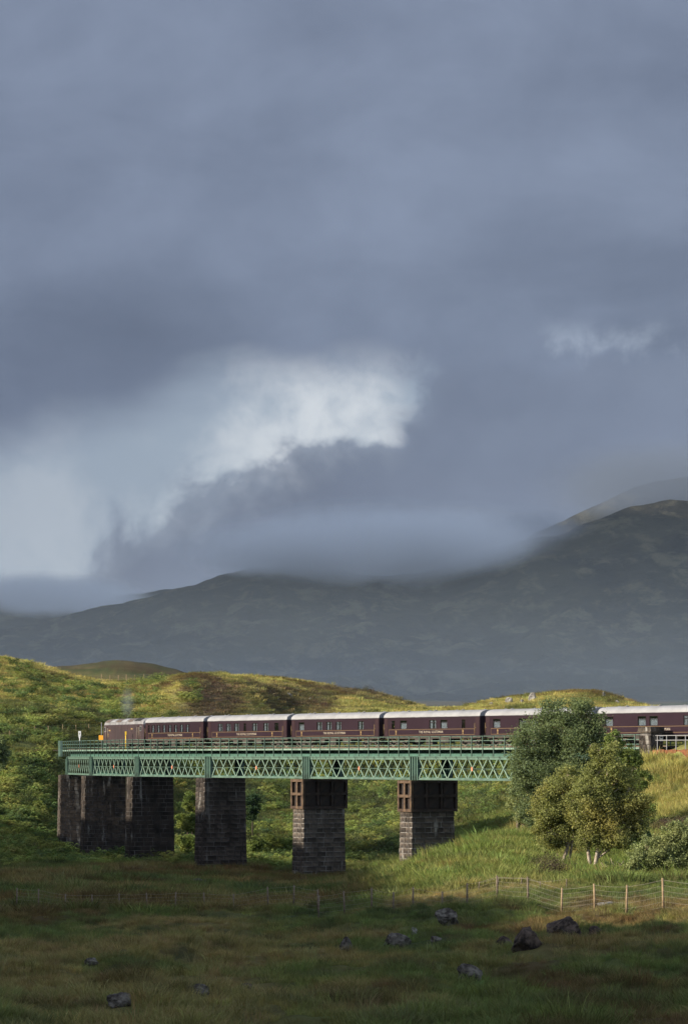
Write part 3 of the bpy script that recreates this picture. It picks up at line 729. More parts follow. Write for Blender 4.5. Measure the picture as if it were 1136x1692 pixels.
# right abutment with its stone pillar
def pillar():
    d = node_dir(0); base = vloc(NODE[0]); rz = ang(d)
    m = MB(); m.box(-2.6, 0.9, -5.2, 0.9, -9.0, 0.68); ab = m.build('abutment', MAT['stone_dark'], via, base, rz)
    m = MB(); m.box(-1.72, -0.02, 0.92-0.6, 0.92+0.72, -3.0, 2.28); core = m.build('pillar', MAT['mortar_dark'], via, base, rz)
    rr = random.Random(5)
    x0, x1, y0, y1 = -1.78, 0.04, 0.26, 1.70
    for c in range(11):
        z = -2.7 + c*0.45
        x = x0
        while x < x1 - 0.1:
            w = rr.uniform(0.45, 0.8); x2 = x + w if x + w < x1 - 0.3 else x1
            mk('stone_block', rr.choice(STONES_D), core, ((x+x2)/2, y1 - 0.12 + rr.uniform(0, .05), z), scale=(x2-x-.04, 0.3, 0.415)); x = x2
        y = y1 - 0.28
        while y > y0 + 0.1:
            w = rr.uniform(0.45, 0.8); y2 = y - w if y - w > y0 + 0.3 else y0
            mk('stone_block', rr.choice(STONES_D), core, (x0 + 0.12 - rr.uniform(0, .04), (y+y2)/2, z), scale=(0.3, y-y2-.04, 0.415)); y = y2
    m = MB(); m.box(x0 - 0.16, x1 + 0.16, y0 - 0.16, y1 + 0.16, 2.29, 2.46); m.box(x0 - 0.1, x1 + 0.1, y0 - 0.1, y1 + 0.1, 2.462, 2.62)
    rr = random.Random(9)
    for k in range(9):
        x = x0 - 0.08 + k*0.215; m.box(x, x + 0.19, y0 - 0.1, y1 + 0.12, 2.622, 2.78 + rr.uniform(0, 0.08))
    m.build('pillar_cap', MAT['stone'], via, base, rz)
    M = Matrix.Translation(Vector(base) + VL) @ Matrix.Rotation(rz, 4, 'Z')
    p = M @ Vector((x0 - 0.07, y0 + 0.25, 1.75))
    s = MB().box(-0.02, 0.02, -0.2, 0.2, -0.27, 0.27).build('notice_sign', MAT['white_paint'], None, p, rz)
    MB().box(-0.026, -0.021, -0.14, 0.14, 0.02, 0.16).build('printed_panel', MAT['underframe_black'], s)
    tag(s, 'small white notice fixed to the stone pillar at the bridge end', 'sign')
pillar()

# ------------------------------------------------------------------ track
def build_track():
    tr = empty('railway_track', (NODE[1][0], NODE[1][1], 0.86)); tag(tr, 'single railway track laid along the viaduct under the train', 'railway track')
    o = Vector(tr.location); ss = np.arange(6.0, TS[-1] - 12, 1.5)
    P = [track(s) for s in ss]
    N = []
    for i in range(len(P)):
        d = P[min(i+1, len(P)-1)] - P[max(i-1, 0)]; d = d/np.linalg.norm(d); N.append(np.array([-d[1], d[0]]))
    for sgn in (-1, 1):
        rings = []
        for p, n in zip(P, N):
            c = p + n*0.7525*sgn
            rings.append([Vector((c[0] + n[0]*w, c[1] + n[1]*w, z)) - o for w, z in ((-.035, .95), (.035, .95), (.035, RAIL), (-.035, RAIL))])
        MB().loft(rings).build('rail', MAT['steel_rail'], tr)
    m = MB()
    for s in np.arange(8, TS[-1] - 2, 0.75):
        p = track(s); q = track(s + 0.2); a = ang(q - p)
        m.box(-0.125, 0.125, -1.3, 1.3, 0.864, 0.948, Matrix.Translation(Vector((p[0], p[1], 0)) - Vector((o.x, o.y, o.z))) @ Matrix.Rotation(a, 4, 'Z'))
    tag(m.build('sleepers', MAT['sleeper'], tr), kind='stuff')
build_track()

# ------------------------------------------------------------------ train
def bogie(parent, x, wheelbase=2.6, axles=2):
    m = MB()
    for sy in (-1, 1):
        m.box(-wheelbase/2 - 0.55, wheelbase/2 + 0.55, sy*1.02 - 0.06, sy*1.02 + 0.06, 0.42, 0.68)
        m.box(-0.35, 0.35, sy*1.10 - 0.05, sy*1.10 + 0.05, 0.26, 0.52)
        for k in range(axles):
            xx = -wheelbase/2 + wheelbase*k/(axles-1); m.box(xx - 0.17, xx + 0.17, sy*1.14 - 0.06, sy*1.14 + 0.06, 0.28, 0.66)
    m.box(-0.25, 0.25, -1.0, 1.0, 0.5, 0.85)
    b = m.build('bogie', MAT['underframe_black'], parent, (x, 0, 0))
    def wheelset():
        w = MB()
        for sy in (-1, 1):
            ring = lambda y, r: [(r*math.cos(2*math.pi*q/20), y, r*math.sin(2*math.pi*q/20)) for q in range(20)]
            w.loft([ring(sy*0.69, 0.47), ring(sy*0.72, 0.47), ring(sy*0.725, 0.455), ring(sy*0.82, 0.45)] if sy > 0 else [ring(sy*0.82, 0.45), ring(sy*0.725, 0.455), ring(sy*0.72, 0.47), ring(sy*0.69, 0.47)], smooth=False)
        w.tube([(0, -0.7, 0), (0, 0.7, 0)], 0.07, 8); return w.mesh('wheelset', MAT['steel_rail'])
    me = cached('wheelset', wheelset)
    for k in range(axles): mk('wheelset', me, b, (-wheelbase/2 + wheelbase*k/(axles-1), 0, 0.455))
    return b

def text_mesh(txt, size, name='lettering', mat='cream', sx=1.0):
    cu = bpy.data.curves.new('tmp', 'FONT'); cu.body = txt; cu.size = size; cu.align_x = 'CENTER'; cu.align_y = 'CENTER'; cu.extrude = 0.004; cu.resolution_u = 2; cu.space_character = 1.25
    ob = bpy.data.objects.new('tmp', cu); C.objects.link(ob)
    dg = bpy.context.evaluated_depsgraph_get(); me = bpy.data.meshes.new_from_object(ob.evaluated_get(dg))
    bpy.data.objects.remove(ob); me.name = name; me.materials.clear(); me.materials.append(MAT[mat]); return me
# text lies in x-y: turn it so that it reads from the camera's side (+y) of a coach
TEXT_ROT = Matrix(((-1, 0, 0), (0, 0, 1), (0, 1, 0))).to_euler()
def crest_mesh():
    # a small standing heraldic beast in gold: body, legs, tail, head, plinth
    m = MB()
    m.box(-0.13, 0.13, 0, 0.012, -0.24, -0.20); m.box(-0.09, -0.04, 0, 0.012, -0.198, -0.02); m.box(0.03, 0.08, 0, 0.012, -0.198, -0.03)
    m.box(-0.08, 0.09, 0, 0.012, -0.018, 0.10); m.box(-0.02, 0.10, 0, 0.012, 0.102, 0.22); m.box(0.102, 0.15, 0, 0.012, 0.05, 0.09); m.box(-0.13, -0.082, 0, 0.012, 0.02, 0.19)
    return m.mesh('crest', MAT['gold'])

CL = 18.75
def coach(s0, s1, wins, label, text='THE ROYAL SCOTSMAN', text_frac=0.5, crests=(0.12, 0.82), doors=(0.024, 0.976), s_text=0.36, redline=False):
    """wins: (fraction from the front end, width, kind) - the side towards the camera"""
    p, q = track(s0), track(s1); c = (p + q)/2; d = (q - p)/np.linalg.norm(q - p)
    r = empty('railway_coach', (c[0], c[1], RAIL), ang(d)); tag(r, label, 'railway coach', 'coaches of the train')
    W, Z0, Z1, ZT = 1.37, 1.10, 3.22, 3.90; h = CL/2; zs, zt = 1.92, 2.92
    ops = sorted([(h - f*CL - w/2, h - f*CL + w/2, k) for f, w, k in wins])
    m = MB()
    for side in (1, -1):
        ya, yb = (W - 0.07, W) if side > 0 else (-W, -W + 0.07)
        if side < 0: m.box(-h, h, ya, yb, Z0, Z1); continue
        m.box(-h, h, ya, yb, Z0, zs); m.box(-h, h, ya, yb, zt, Z1)
        x = -h
        for a, b, k in ops: m.box(x, a, ya, yb, zs, zt); x = b
        m.box(x, h, ya, yb, zs, zt)
    m.box(-h, h, -W + 0.072, W - 0.072, Z0 + 0.002, Z0 + 0.1)
    m.box(-h, -h + 0.06, -W + 0.072, W - 0.072, Z0 + 0.102, Z1 + 0.35); m.box(h - 0.06, h, -W + 0.072, W - 0.072, Z0 + 0.102, Z1 + 0.35)
    m.build('body', MAT['maroon'], r)
    MB().box(-h + 0.1, h - 0.1, -0.2, 0.55, Z0 + 0.12, Z1).build('interior', MAT['black'], r)
    # roof
    prof = []
    for k in range(13):
        a = math.pi*k/12; prof.append(((W + 0.03)*math.cos(a), Z1 + (ZT - Z1)*math.sin(a)**0.8))
    m = MB(); m.loft([[(x, y, z) for y, z in prof] for x in (-h - 0.04, h + 0.04)], smooth=False)
    rf = m.build('roof', MAT['roof_white'], r)
    m2 = MB(); m2.box(-h - 0.03, h + 0.03, W + 0.032, W + 0.06, Z1 - 0.03, Z1 + 0.03); m2.build('gutter', MAT['roof_grey'], r)
    vm = cached('vent', lambda: MB().loft([[(0.16*math.cos(2*math.pi*q/8)*k, 0.16*math.sin(2*math.pi*q/8)*k, z) for q in range(8)] for k, z in ((1, 0), (1.25, 0.09), (0.5, 0.15))]).mesh('roof_vent', MAT['roof_grey']))
    for k in range(7):
        mk('roof_vent', vm, rf, (-h + 1.8 + k*2.65, 0.5 if k % 2 else -0.5, ZT - 0.075))
    # windows
    for a, b, k in ops:
        f = MB(); t = 0.05
        f.box(a, b, W - 0.05, W + 0.025, zs, zs + t); f.box(a, b, W - 0.05, W + 0.025, zt - t, zt)
        f.box(a, a + t, W - 0.05, W + 0.025, zs + t, zt - t); f.box(b - t, b, W - 0.05, W + 0.025, zs + t, zt - t)
        f.box(a + t, b - t, W - 0.045, W + 0.012, zt - 0.33, zt - 0.30)
        fo = f.build('window', MAT['maroon_dark'], r)
        MB().box(a + t, b - t, W - 0.030, W - 0.022, zs + t, zt - t).build('pane', MAT['glass'], fo)
        if k in 'cC':
            cw = (b - a)*(0.5 if k == 'C' else 0.38)
            for x0, x1 in ((a + 0.02, a + cw - 0.01), (b - cw + 0.01, b - 0.02)):
                cu = MB(); n = 8
                pts = [(x0 + (x1-x0)*i/n, W - 0.13 + 0.025*math.sin(i*1.9)) for i in range(n + 1)]
                cu.loft([[(x, y, zs - 0.02), (x, y, zt - (0.28 if k == 'C' else 0.02))] for x, y in pts], close=False, cap=False)
                cu.build('curtain', MAT['curtain'], fo)
        if k == 'l':
            lm = MB(); lm.tube([(0, 0, 0), (0, 0, 0.1), (0, 0, 0.22), (0, 0, 0.26)], [0.05, 0.15, 0.12, 0.05], 10)
            lm.build('table_lamp', MAT['lamp_inside'], fo, ((a+b)/2, W - 0.28, zs + 0.18))
    # lining, lettering, crests
    m = MB(); x0, x1 = -h + 1.0, h - 1.0; y = W + 0.002
    for z in (1.26, 1.86): m.box(x0, x1, y, y + 0.006, z, z + 0.024)
    for x in (x0, x1 - 0.024): m.box(x, x + 0.024, y, y + 0.006, 1.296, 1.859)
    m.build('gold_line', MAT['gold'], r)
    if redline: MB().box(-h, h, W + 0.002, W + 0.008, 1.15, 1.18).build('red_line', MAT['rust_fence'], r)
    mk('lettering', cached(('txt', text, s_text), lambda: text_mesh(text, s_text)), r, (h - text_frac*CL, W + 0.006, 1.58), rot=TEXT_ROT)
    cm = cached('crest', crest_mesh)
    for f in crests: mk('crest', cm, r, (h - f*CL, W + 0.003, 1.58), rot=(0, 0, 0))
    # end doors with hand rails
    for f in doors:
        x = h - f*CL; dm = MB(); dm.box(x - 0.36, x + 0.36, W + 0.002, W + 0.02, 1.16, 3.1)
        do = dm.build('door', MAT['maroon_dark'], r)
        MB().box(x + 0.26, x + 0.30, W + 0.021, W + 0.06, 1.95, 2.05).build('handle', MAT['gold'], do)
        hr = MB(); hr.tube([(x + 0.43, W + 0.06, 1.4), (x + 0.43, W + 0.06, 2.5)], 0.02, 6); hr.build('hand_rail', MAT['gold'], do)
    # gangways and buffers
    for e in (-1, 1):
        g = MB(); g.box(min(e*h, e*(h + 0.32)), max(e*h, e*(h + 0.32)), -0.55, 0.55, 1.15, 3.25); g.build('gangway', MAT['black'], r)
        for sy in (-1, 1):
            b = MB(); b.tube([(e*h, sy*0.87, 1.06), (e*(h + 0.28), sy*0.87, 1.06)], 0.08, 8); b.tube([(e*(h + 0.281), sy*0.87, 1.06), (e*(h + 0.32), sy*0.87, 1.06)], 0.22, 12)
            b.build('buffer', MAT['underframe_black'], r)
    # underframe
    m = MB(); m.box(-h + 0.1, h - 0.1, -1.2, 1.2, 0.88, 1.09)
    for x, l, dz in ((-2.4, 1.7, 0.5), (0.6, 1.3, 0.62), (2.9, 1.1, 0.45)): m.box(x - l/2, x + l/2, 0.55, 1.2, 0.879 - dz, 0.878)
    m.box(-3.5, 3.5, -0.1, 0.1, 0.55, 0.875)
    m.build('underframe', MAT['underframe_black'], r)
    bogie(r, -7.05); bogie(r, 7.05)
    return r

# place the couplings: s along the line where the joint between the third and fourth coaches is seen at column 630
def s_at_px(px):
    ss = np.linspace(30, TS[-1] - 5, 4000); P = np.array([track(s) for s in ss]); D = np.gradient(P, axis=0); D /= np.linalg.norm(D, axis=1)[:, None]
    Q = P + np.stack([-D[:, 1], D[:, 0]], -1)*1.37
    q = CX + F*Q[:, 0]/Q[:, 1]; i = int(np.argmin(np.abs(q - px))); return float(ss[i])
PITCH = 19.8; S630 = s_at_px(630)
def rng_coach(k): return S630 + (k)*PITCH, S630 + (k + 1)*PITCH
W1 = [(f, 1.05, 'c') for f in (0.14, 0.235, 0.335, 0.435, 0.535, 0.635, 0.735)] + [(0.06, 0.6, 'd')]
W2 = [(0.165, 1.2, 'c'), (0.27, 1.2, 'c'), (0.375, 1.2, 'c'), (0.48, 0.6, 'd'), (0.605, 1.25, 'c'), (0.745, 1.25, 'c'), (0.875, 1.0, 'd')]
W3 = [(0.12, 1.3, 'C'), (0.33, 1.25, 'c'), (0.44, 1.25, 'c'), (0.55, 1.25, 'c'), (0.80, 1.25, 'c')]
W4 = [(0.10, 0.7, 'l'), (0.21, 1.4, 'C'), (0.52, 1.4, 'c'), (0.635, 1.4, 'C'), (0.836, 0.75, 'd')]
W5 = [(0.11, 1.4, 'C'), (0.36, 1.4, 'C'), (0.47, 1.4, 'C'), (0.76, 1.4, 'C')]
W6 = [(0.10, 1.4, 'C'), (0.385, 1.4, 'C'), (0.485, 1.4, 'C'), (0.77, 1.4, 'c')]
coach(*rng_coach(2), W1, 'maroon coach with a row of close windows, coupled behind the locomotive', text='THE ROYAL SCOTSMAN', text_frac=0.52, redline=True)
coach(*rng_coach(1), W2, 'maroon dining coach second behind the locomotive, with wide dark windows')
coach(*rng_coach(0), W3, 'maroon coach in the middle of the train, three windows close together', crests=(0.12, 0.80))
coach(*rng_coach(-1), W4, 'maroon coach with a lamp glowing in its front window, left of the leafy trees', crests=(0.13, 0.83))
coach(*rng_coach(-2), W5, 'maroon coach mostly hidden behind the tall green tree')
coach(*rng_coach(-3), W6, 'nearest maroon coach with white curtains, passing the stone pillar')

def loco():
    s0, s1 = rng_coach(3)
    p, q = track(s0), track(s1 - 0.3); c = (p + q)/2; d = (q - p)/np.linalg.norm(q - p)
    r = empty('diesel_locomotive', (c[0], c[1], RAIL), ang(d)); tag(r, 'maroon diesel locomotive with grey roof at the head of the train', 'locomotive')
    h = 9.6; W = 1.35
    def xe(z): return h - max(0, z - 2.15)*0.42
    side = [(W, 1.0), (W, 2.9), (W - 0.03, 3.08)]
    def ring(f, pts, e=None):
        out = []
        for y, z in pts:
            x = f*8.7 if e is None else e*xe(z); k = 1.0 if e is None else 0.94
            out.append((x, y*k, z - (0 if e is None else max(0, z - 2.9)*0.18)))
        return out
    bp = [(-W, 1.0), (W, 1.0), (W, 2.9), (W - 0.02, 3.08), (-W + 0.02, 3.08), (-W, 2.9)]
    bp = [(-W, 1.0), (W, 1.0), (W, 2.15), (W, 2.9), (W - 0.02, 3.08), (-W + 0.02, 3.08), (-W, 2.9), (-W, 2.15)]
    m = MB(); m.loft([ring(None, bp, -1), ring(-1, bp), ring(1, bp), ring(None, bp, 1)])
    m.build('body', MAT['loco_maroon'], r)
    rp = [((W - 0.02)*math.cos(math.pi*k/12), 3.085 + 0.80*math.sin(math.pi*k/12)**0.75) for k in range(13)]
    m = MB(); m.loft([ring(None, rp, -1), ring(-1, rp), ring(1, rp), ring(None, rp, 1)])
    rf = m.build('roof', MAT['roof_grey'], r)
    # roof panels and radiator grilles following the roof's curve
    def roof_patch(x0, x1, name, mat, a0=0.09, a1=0.40):
        g = MB(); R2 = []
        for x in (x0, x1):
            R2.append([(x, (W + 0.012)*math.cos(math.pi*a), 3.10 + 0.81*math.sin(math.pi*a)**0.75) for a in np.linspace(a0, a1, 6)])
        g.loft(R2, close=False, cap=False); return g.build(name, MAT[mat], rf)
    for k, x in enumerate((-8.0, -6.4)): roof_patch(x, x + 1.35, 'radiator_grille', 'black', 0.12, 0.36)
    for x in (-4.4, -1.7, 1.0, 3.7, 6.2): roof_patch(x, x + 2.2, 'roof_panel', 'roof_white' if x in (-1.7, 3.7) else 'steel_rail', 0.10, 0.38)
    e = MB(); e.tube([(2.0, 0, 3.86), (2.0, 0, 4.0)], 0.2, 10); e.build('exhaust_port', MAT['black'], rf)
    # cab side windows and doors, both ends
    for f in (-1, 1):
        x = f*8.35
        o = MB().box(x - 0.42, x + 0.42, W + 0.002, W + 0.02, 2.2, 2.85).build('cab_window', MAT['roof_grey'], r)
        MB().box(x - 0.36, x + 0.36, W + 0.021, W + 0.03, 2.26, 2.79).build('pane', MAT['black'], o)
        o = MB().box(f*7.35 - 0.33, f*7.35 + 0.33, W + 0.002, W + 0.018, 1.1, 2.9).build('cab_door', MAT['maroon_dark'], r)
        hr = MB(); hr.tube([(f*7.35 - 0.42, W + 0.05, 1.2), (f*7.35 - 0.42, W + 0.05, 2.7)], 0.022, 6); hr.tube([(f*7.35 + 0.42, W + 0.05, 1.2), (f*7.35 + 0.42, W + 0.05, 2.7)], 0.022, 6); hr.build('hand_rail', MAT['cream'], o)
        # nose
        n = MB(); x0 = f*(h + 0.006); x1 = f*(h + 0.03)
        n.box(min(x0, x1), max(x0, x1), -1.05, 1.05, 1.35, 2.1); n.build('warning_panel', MAT['yellow'], r)
        for sy in (-1, 1):
            w = MB(); pts = []
            for z in (2.3, 3.0):
                x = f*(xe(z) + 0.012); pts += [(x, sy*0.12, z), (x, sy*1.05, z)]
            w.add(pts, [(0, 1, 3, 2)]); w.build('windscreen', MAT['black'], r)
            b = MB(); b.tube([(f*h, sy*0.87, 1.06), (f*(h + 0.4), sy*0.87, 1.06)], 0.09, 8); b.tube([(f*(h + 0.401), sy*0.87, 1.06), (f*(h + 0.45), sy*0.87, 1.06)], 0.24, 12); b.build('buffer', MAT['underframe_black'], r)
    MB().box(5.75, 6.6, W + 0.002, W + 0.01, 2.27, 2.45).build('number_plate', MAT['gold'], r)
    mk('crest', cached('crest', crest_mesh), r, (7.0 - 0.2 + 0.0, W + 0.003, 1.75))
    MB().box(-4.7, -3.9, W + 0.002, W + 0.01, 2.42, 2.58).build('name_plate', MAT['gold'], r)
    for x in (-5.5, -2.4, 0.6, 3.4): MB().box(x, x + 0.02, W + 0.001, W + 0.01, 1.1, 3.0).build('panel_seam', MAT['black'], r)
    m = MB(); m.box(-h + 0.3, h - 0.3, -1.25, 1.25, 0.72, 0.998); m.box(-2.6, 2.6, -1.2, 1.2, 0.32, 0.718); m.build('underframe', MAT['underframe_black'], r)
    bogie(r, -6.0, 4.0, 3); bogie(r, 6.0, 4.0, 3)
    return r, M_of(r)
def M_of(r): return Matrix.Translation(r.location) @ Matrix.Rotation(r.rotation_euler.z, 4, 'Z')
LOCO, LM = loco()
print('joints', [round(CX + F*(track(S630 + k*PITCH)[0])/track(S630 + k*PITCH)[1]) for k in range(-4, 5)])

# ------------------------------------------------------------------ plants scattered as instances
def plant_collection(name, objs):
    col = bpy.data.collections.new(name)
    for o in objs: col.objects.link(o)
    return col
def blades(name, n, rad, h0, h1, w, mat, seed, lean=0.45, seg=2):
    r = random.Random(seed); v = []; f = []
    for _ in range(n):
        a = r.uniform(0, 6.283); d = rad*math.sqrt(r.random()); x, y = d*math.cos(a), d*math.sin(a)
        h = r.uniform(h0, h1); la = a + r.uniform(-0.9, 0.9); le = h*lean*r.uniform(0.2, 1.2); q = r.uniform(0, 6.283); ww = w*r.uniform(0.6, 1.3)
        dx, dy = math.cos(q)*ww/2, math.sin(q)*ww/2; b = len(v)
        for k in range(seg):
            t = k/seg; ox, oy, oz = math.cos(la)*le*t*t, math.sin(la)*le*t*t, h*t - 0.08*(k == 0); s_ = 1 - 0.45*t
            v += [(x + ox - dx*s_, y + oy - dy*s_, oz), (x + ox + dx*s_, y + oy + dy*s_, oz)]
        v.append((x + math.cos(la)*le, y + math.sin(la)*le, h*(1 - 0.12*lean)))
        for k in range(seg - 1): f.append((b + 2*k, b + 2*k + 1, b + 2*k + 3, b + 2*k + 2))
        f.append((b + 2*seg - 2, b + 2*seg - 1, b + 2*seg))
    me = bpy.data.meshes.new(name); me.from_pydata(v, [], f); me.materials.append(MAT[mat]); return bpy.data.objects.new(name, me)
def fern(name, fronds, R0, H, mat, seed):
    r = random.Random(seed); v = []; f = []
    for i in range(fronds):
        a = 6.283*i/fronds + r.uniform(-.3, .3); L = R0*r.uniform(0.7, 1.15); hh = H*r.uniform(0.6, 1.1)
        for k in range(9):
            t = 0.15 + 0.85*k/9; x = L*t; z = hh*math.sin(min(1, t*1.1)*math.pi*0.62); wl = 0.30*R0*(1 - t)**0.7 + 0.03
            for sgn in (-1, 1):
                p = [(x, 0, z), (x + 0.05*R0, sgn*wl*0.5, z - 0.02 + r.uniform(-.03, .03)), (x + 0.10*R0, sgn*wl, z - 0.07), (x + 0.09*R0, sgn*wl*0.3, z - 0.02)]
                b = len(v)
                for (px_, py_, pz_) in p: v.append((px_*math.cos(a) - py_*math.sin(a), px_*math.sin(a) + py_*math.cos(a), pz_))
                f.append((b, b+1, b+2, b+3))
    me = bpy.data.meshes.new(name); me.from_pydata(v, [], f); me.materials.append(MAT[mat]); return bpy.data.objects.new(name, me)
def shrublet(name, n, R0, H, leaf, mat, seed):
    r = random.Random(seed); v = []; f = []
    cl = [(r.uniform(-.7, .7)*R0, r.uniform(-.7, .7)*R0, r.uniform(0.25, 0.85)*H) for _ in range(9)]
    for _ in range(n):
        c = r.choice(cl); p = Vector((r.gauss(c[0], .16*R0), r.gauss(c[1], .16*R0), max(0.0, r.gauss(c[2], .16*H))))
        e = Euler((r.uniform(-1, 1), r.uniform(-1, 1), r.uniform(0, 6.28))).to_matrix(); b = len(v); l = leaf*r.uniform(0.6, 1.3)
        for q in ((-l, 0, 0), (0, -l*0.45, 0), (l, 0, 0), (0, l*0.45, 0.0)): v.append(tuple(p + e @ Vector(q)))
        f.append((b, b+1, b+2, b+3))
    me = bpy.data.meshes.new(name); me.from_pydata(v, [], f); me.materials.append(MAT[mat]); return bpy.data.objects.new(name, me)

def scatter(name, pts, rot, scl, idx, col, coll, label, cat):
    me = bpy.data.meshes.new(name); me.vertices.add(len(pts)); me.vertices.foreach_set('co', pts.astype(np.float32).ravel())
    a = me.attributes.new('rot', 'FLOAT_VECTOR', 'POINT'); a.data.foreach_set('vector', rot.astype(np.float32).ravel())
    a = me.attributes.new('scl', 'FLOAT_VECTOR', 'POINT'); a.data.foreach_set('vector', scl.astype(np.float32).ravel())
    a = me.attributes.new('idx', 'INT', 'POINT'); a.data.foreach_set('value', idx.astype(np.int32))
    a = me.attributes.new('col', 'FLOAT_COLOR', 'POINT'); a.data.foreach_set('color', np.concatenate([col, np.ones((len(col), 1))], 1).astype(np.float32).ravel())
    o = mk(name, me)
    g = bpy.data.node_groups.new(name + '_nodes', 'GeometryNodeTree')
    g.interface.new_socket('Geometry', in_out='INPUT', socket_type='NodeSocketGeometry'); g.interface.new_socket('Geometry', in_out='OUTPUT', socket_type='NodeSocketGeometry')
    gi = g.nodes.new('NodeGroupInput'); go = g.nodes.new('NodeGroupOutput')
    ci = g.nodes.new('GeometryNodeCollectionInfo'); ci.inputs['Collection'].default_value = coll; ci.inputs['Separate Children'].default_value = True; ci.inputs['Reset Children'].default_value = True
    ip = g.nodes.new('GeometryNodeInstanceOnPoints'); ip.inputs['Pick Instance'].default_value = True
    def na(nm, dt):
        n = g.nodes.new('GeometryNodeInputNamedAttribute'); n.data_type = dt; n.inputs['Name'].default_value = nm; return next(s_ for s_ in n.outputs if s_.enabled and s_.name == 'Attribute')
    er = g.nodes.new('FunctionNodeEulerToRotation')
    g.links.new(gi.outputs[0], ip.inputs['Points']); g.links.new(ci.outputs[0], ip.inputs['Instance'])
    g.links.new(na('idx', 'INT'), ip.inputs['Instance Index']); g.links.new(na('rot', 'FLOAT_VECTOR'), er.inputs[0]); g.links.new(er.outputs[0], ip.inputs['Rotation'])
    g.links.new(na('scl', 'FLOAT_VECTOR'), ip.inputs['Scale']); g.links.new(ip.outputs[0], go.inputs[0])
    md = o.modifiers.new('plants', 'NODES'); md.node_group = g
    return tag(o, label, cat, kind='stuff')

def sample(n, y0, y1, p0=-70, p1=1206, bias=1.0):
    """random ground points over a range of distances and picture columns"""
    q = rng.random(n); y0, y1 = y0*KD, y1*KD
    Y = (y0**bias + (y1**bias - y0**bias)*q)**(1/bias)
    X = (rng.uniform(p0, p1, n) - CX)*Y/F
    return X, Y
def not_blocked(X, Y):
    ok = np.ones(len(X), bool)
    for i in range(1, len(NODE)):
        d = node_dir(i); P = np.stack([X, Y], -1) - NODE[i]; a = P @ d; b = P @ np.array([-d[1], d[0]])
        ok &= ~((np.abs(a) < 1.6) & (b < 1.7) & (b > -5))
    P = np.stack([X, Y], -1) - NODE[0]; a = -(P @ TD); d = P @ ND
    ok &= ~((a > -1) & (d < 2.1) & (d > -5.5)); ok &= ~((a > -0.6) & (a < 2.4) & (d > 0) & (d < 2.0))
    return ok
def plant(name, coll, nproto, X, Y, smin, smax, zs, colfn, label, cat, sink=0.0):
    k = not_blocked(X, Y); X, Y = X[k], Y[k]
    Z = height(X, Y) - sink; n = len(X)
    s_ = rng.uniform(smin, smax, n)*np.clip(1 + 0.9*fbm(X/2.1 + 5, Y/3.2, 2), 0.55, 1.7); scl = np.stack([s_, s_, s_*rng.uniform(zs[0], zs[1], n)], -1)
    rot = np.stack([rng.normal(0, .08, n), rng.normal(0, .08, n), rng.uniform(0, 6.28, n)], -1)
    return scatter(name, np.stack([X, Y, Z], -1), rot, scl, rng.integers(0, nproto, n), colfn(X, Y), coll, label, cat)

def jitter(c, v=0.22): return c*np.clip(rng.normal(1, v, (len(c), 1)), 0.4, 1.8)*np.clip(rng.normal(1, 0.07, c.shape), 0.7, 1.3)

BL = [
 (873,1570,56,29,'dark upright boulder with pale lichen, next to the largest boulder','rock_dark'),
 (933,1550,62,29,'largest boulder, dark and rounded, below the fence','rock_dark'),
 (980,1549,22,13,'small dark boulder just right of the largest boulder','rock_dark'),
 (740,1529,44,24,'pale grey boulder just below the fence, left of the dark pair','rock'),
 (654,1570,52,24,'broad low boulder with white lichen left of centre-right','rock'),
 (571,1573,24,20,'small rugged boulder near the picture centre line','rock'),
 (775,1624,50,25,'lone lichen-covered boulder in the near grass below the dark pair','rock'),
 (832,1566,34,14,'low reddish boulder against the dark upright boulder','rock_dark'),
 (684,1543,12,9,'tiny grey stone above the broad low boulder','rock_pale'),
 (720,1559,22,8,'small flat stone between the broad low boulder and dark pair','rock'),
 (330,1645,40,14,'flat grey-topped boulder in the near grass at lower left','rock'),
 (197,1666,50,18,'slanting slab of rock at the lower left corner','rock'),
 (151,1596,28,10,'low half-buried stone on the left ochre rise','rock'),
 (204,1582,26,8,'thin dark slab above the half-buried stone at left','rock_dark'),
 (410,1638,26,9,'low dark stone right of the flat grey-topped boulder','rock_dark'),
 (325,1463,32,9,'dark stone slab on the slope below the fourth pier','rock'),
 (249,1493,10,7,'small white stone on the shaded slope at left','rock_pale'),
 (165,1478,18,7,'grey stone on the shaded slope below the left piers','rock'),
 (147,1493,9,6,'tiny white stone left of the small white stone','rock_pale'),
 (285,1452,10,6,'small grey stone below the third pier','rock'),
 (1000,1499,30,6,'pale flat stone in the sunlit grass behind the fence','rock_pale')]
def clear_of_rocks(X, Y):
    ok = np.ones(len(X), bool)
    for b in BL:
        p = ground_at(b[0], b[1], 30*KD, 240*KD); s_ = p.y/F; r_ = b[2]*s_*0.5
        ok &= ~((np.abs(X - p.x) < r_*1.05 + 0.12) & (Y > p.y - 1.7) & (Y < p.y + r_*1.7))
    return ok
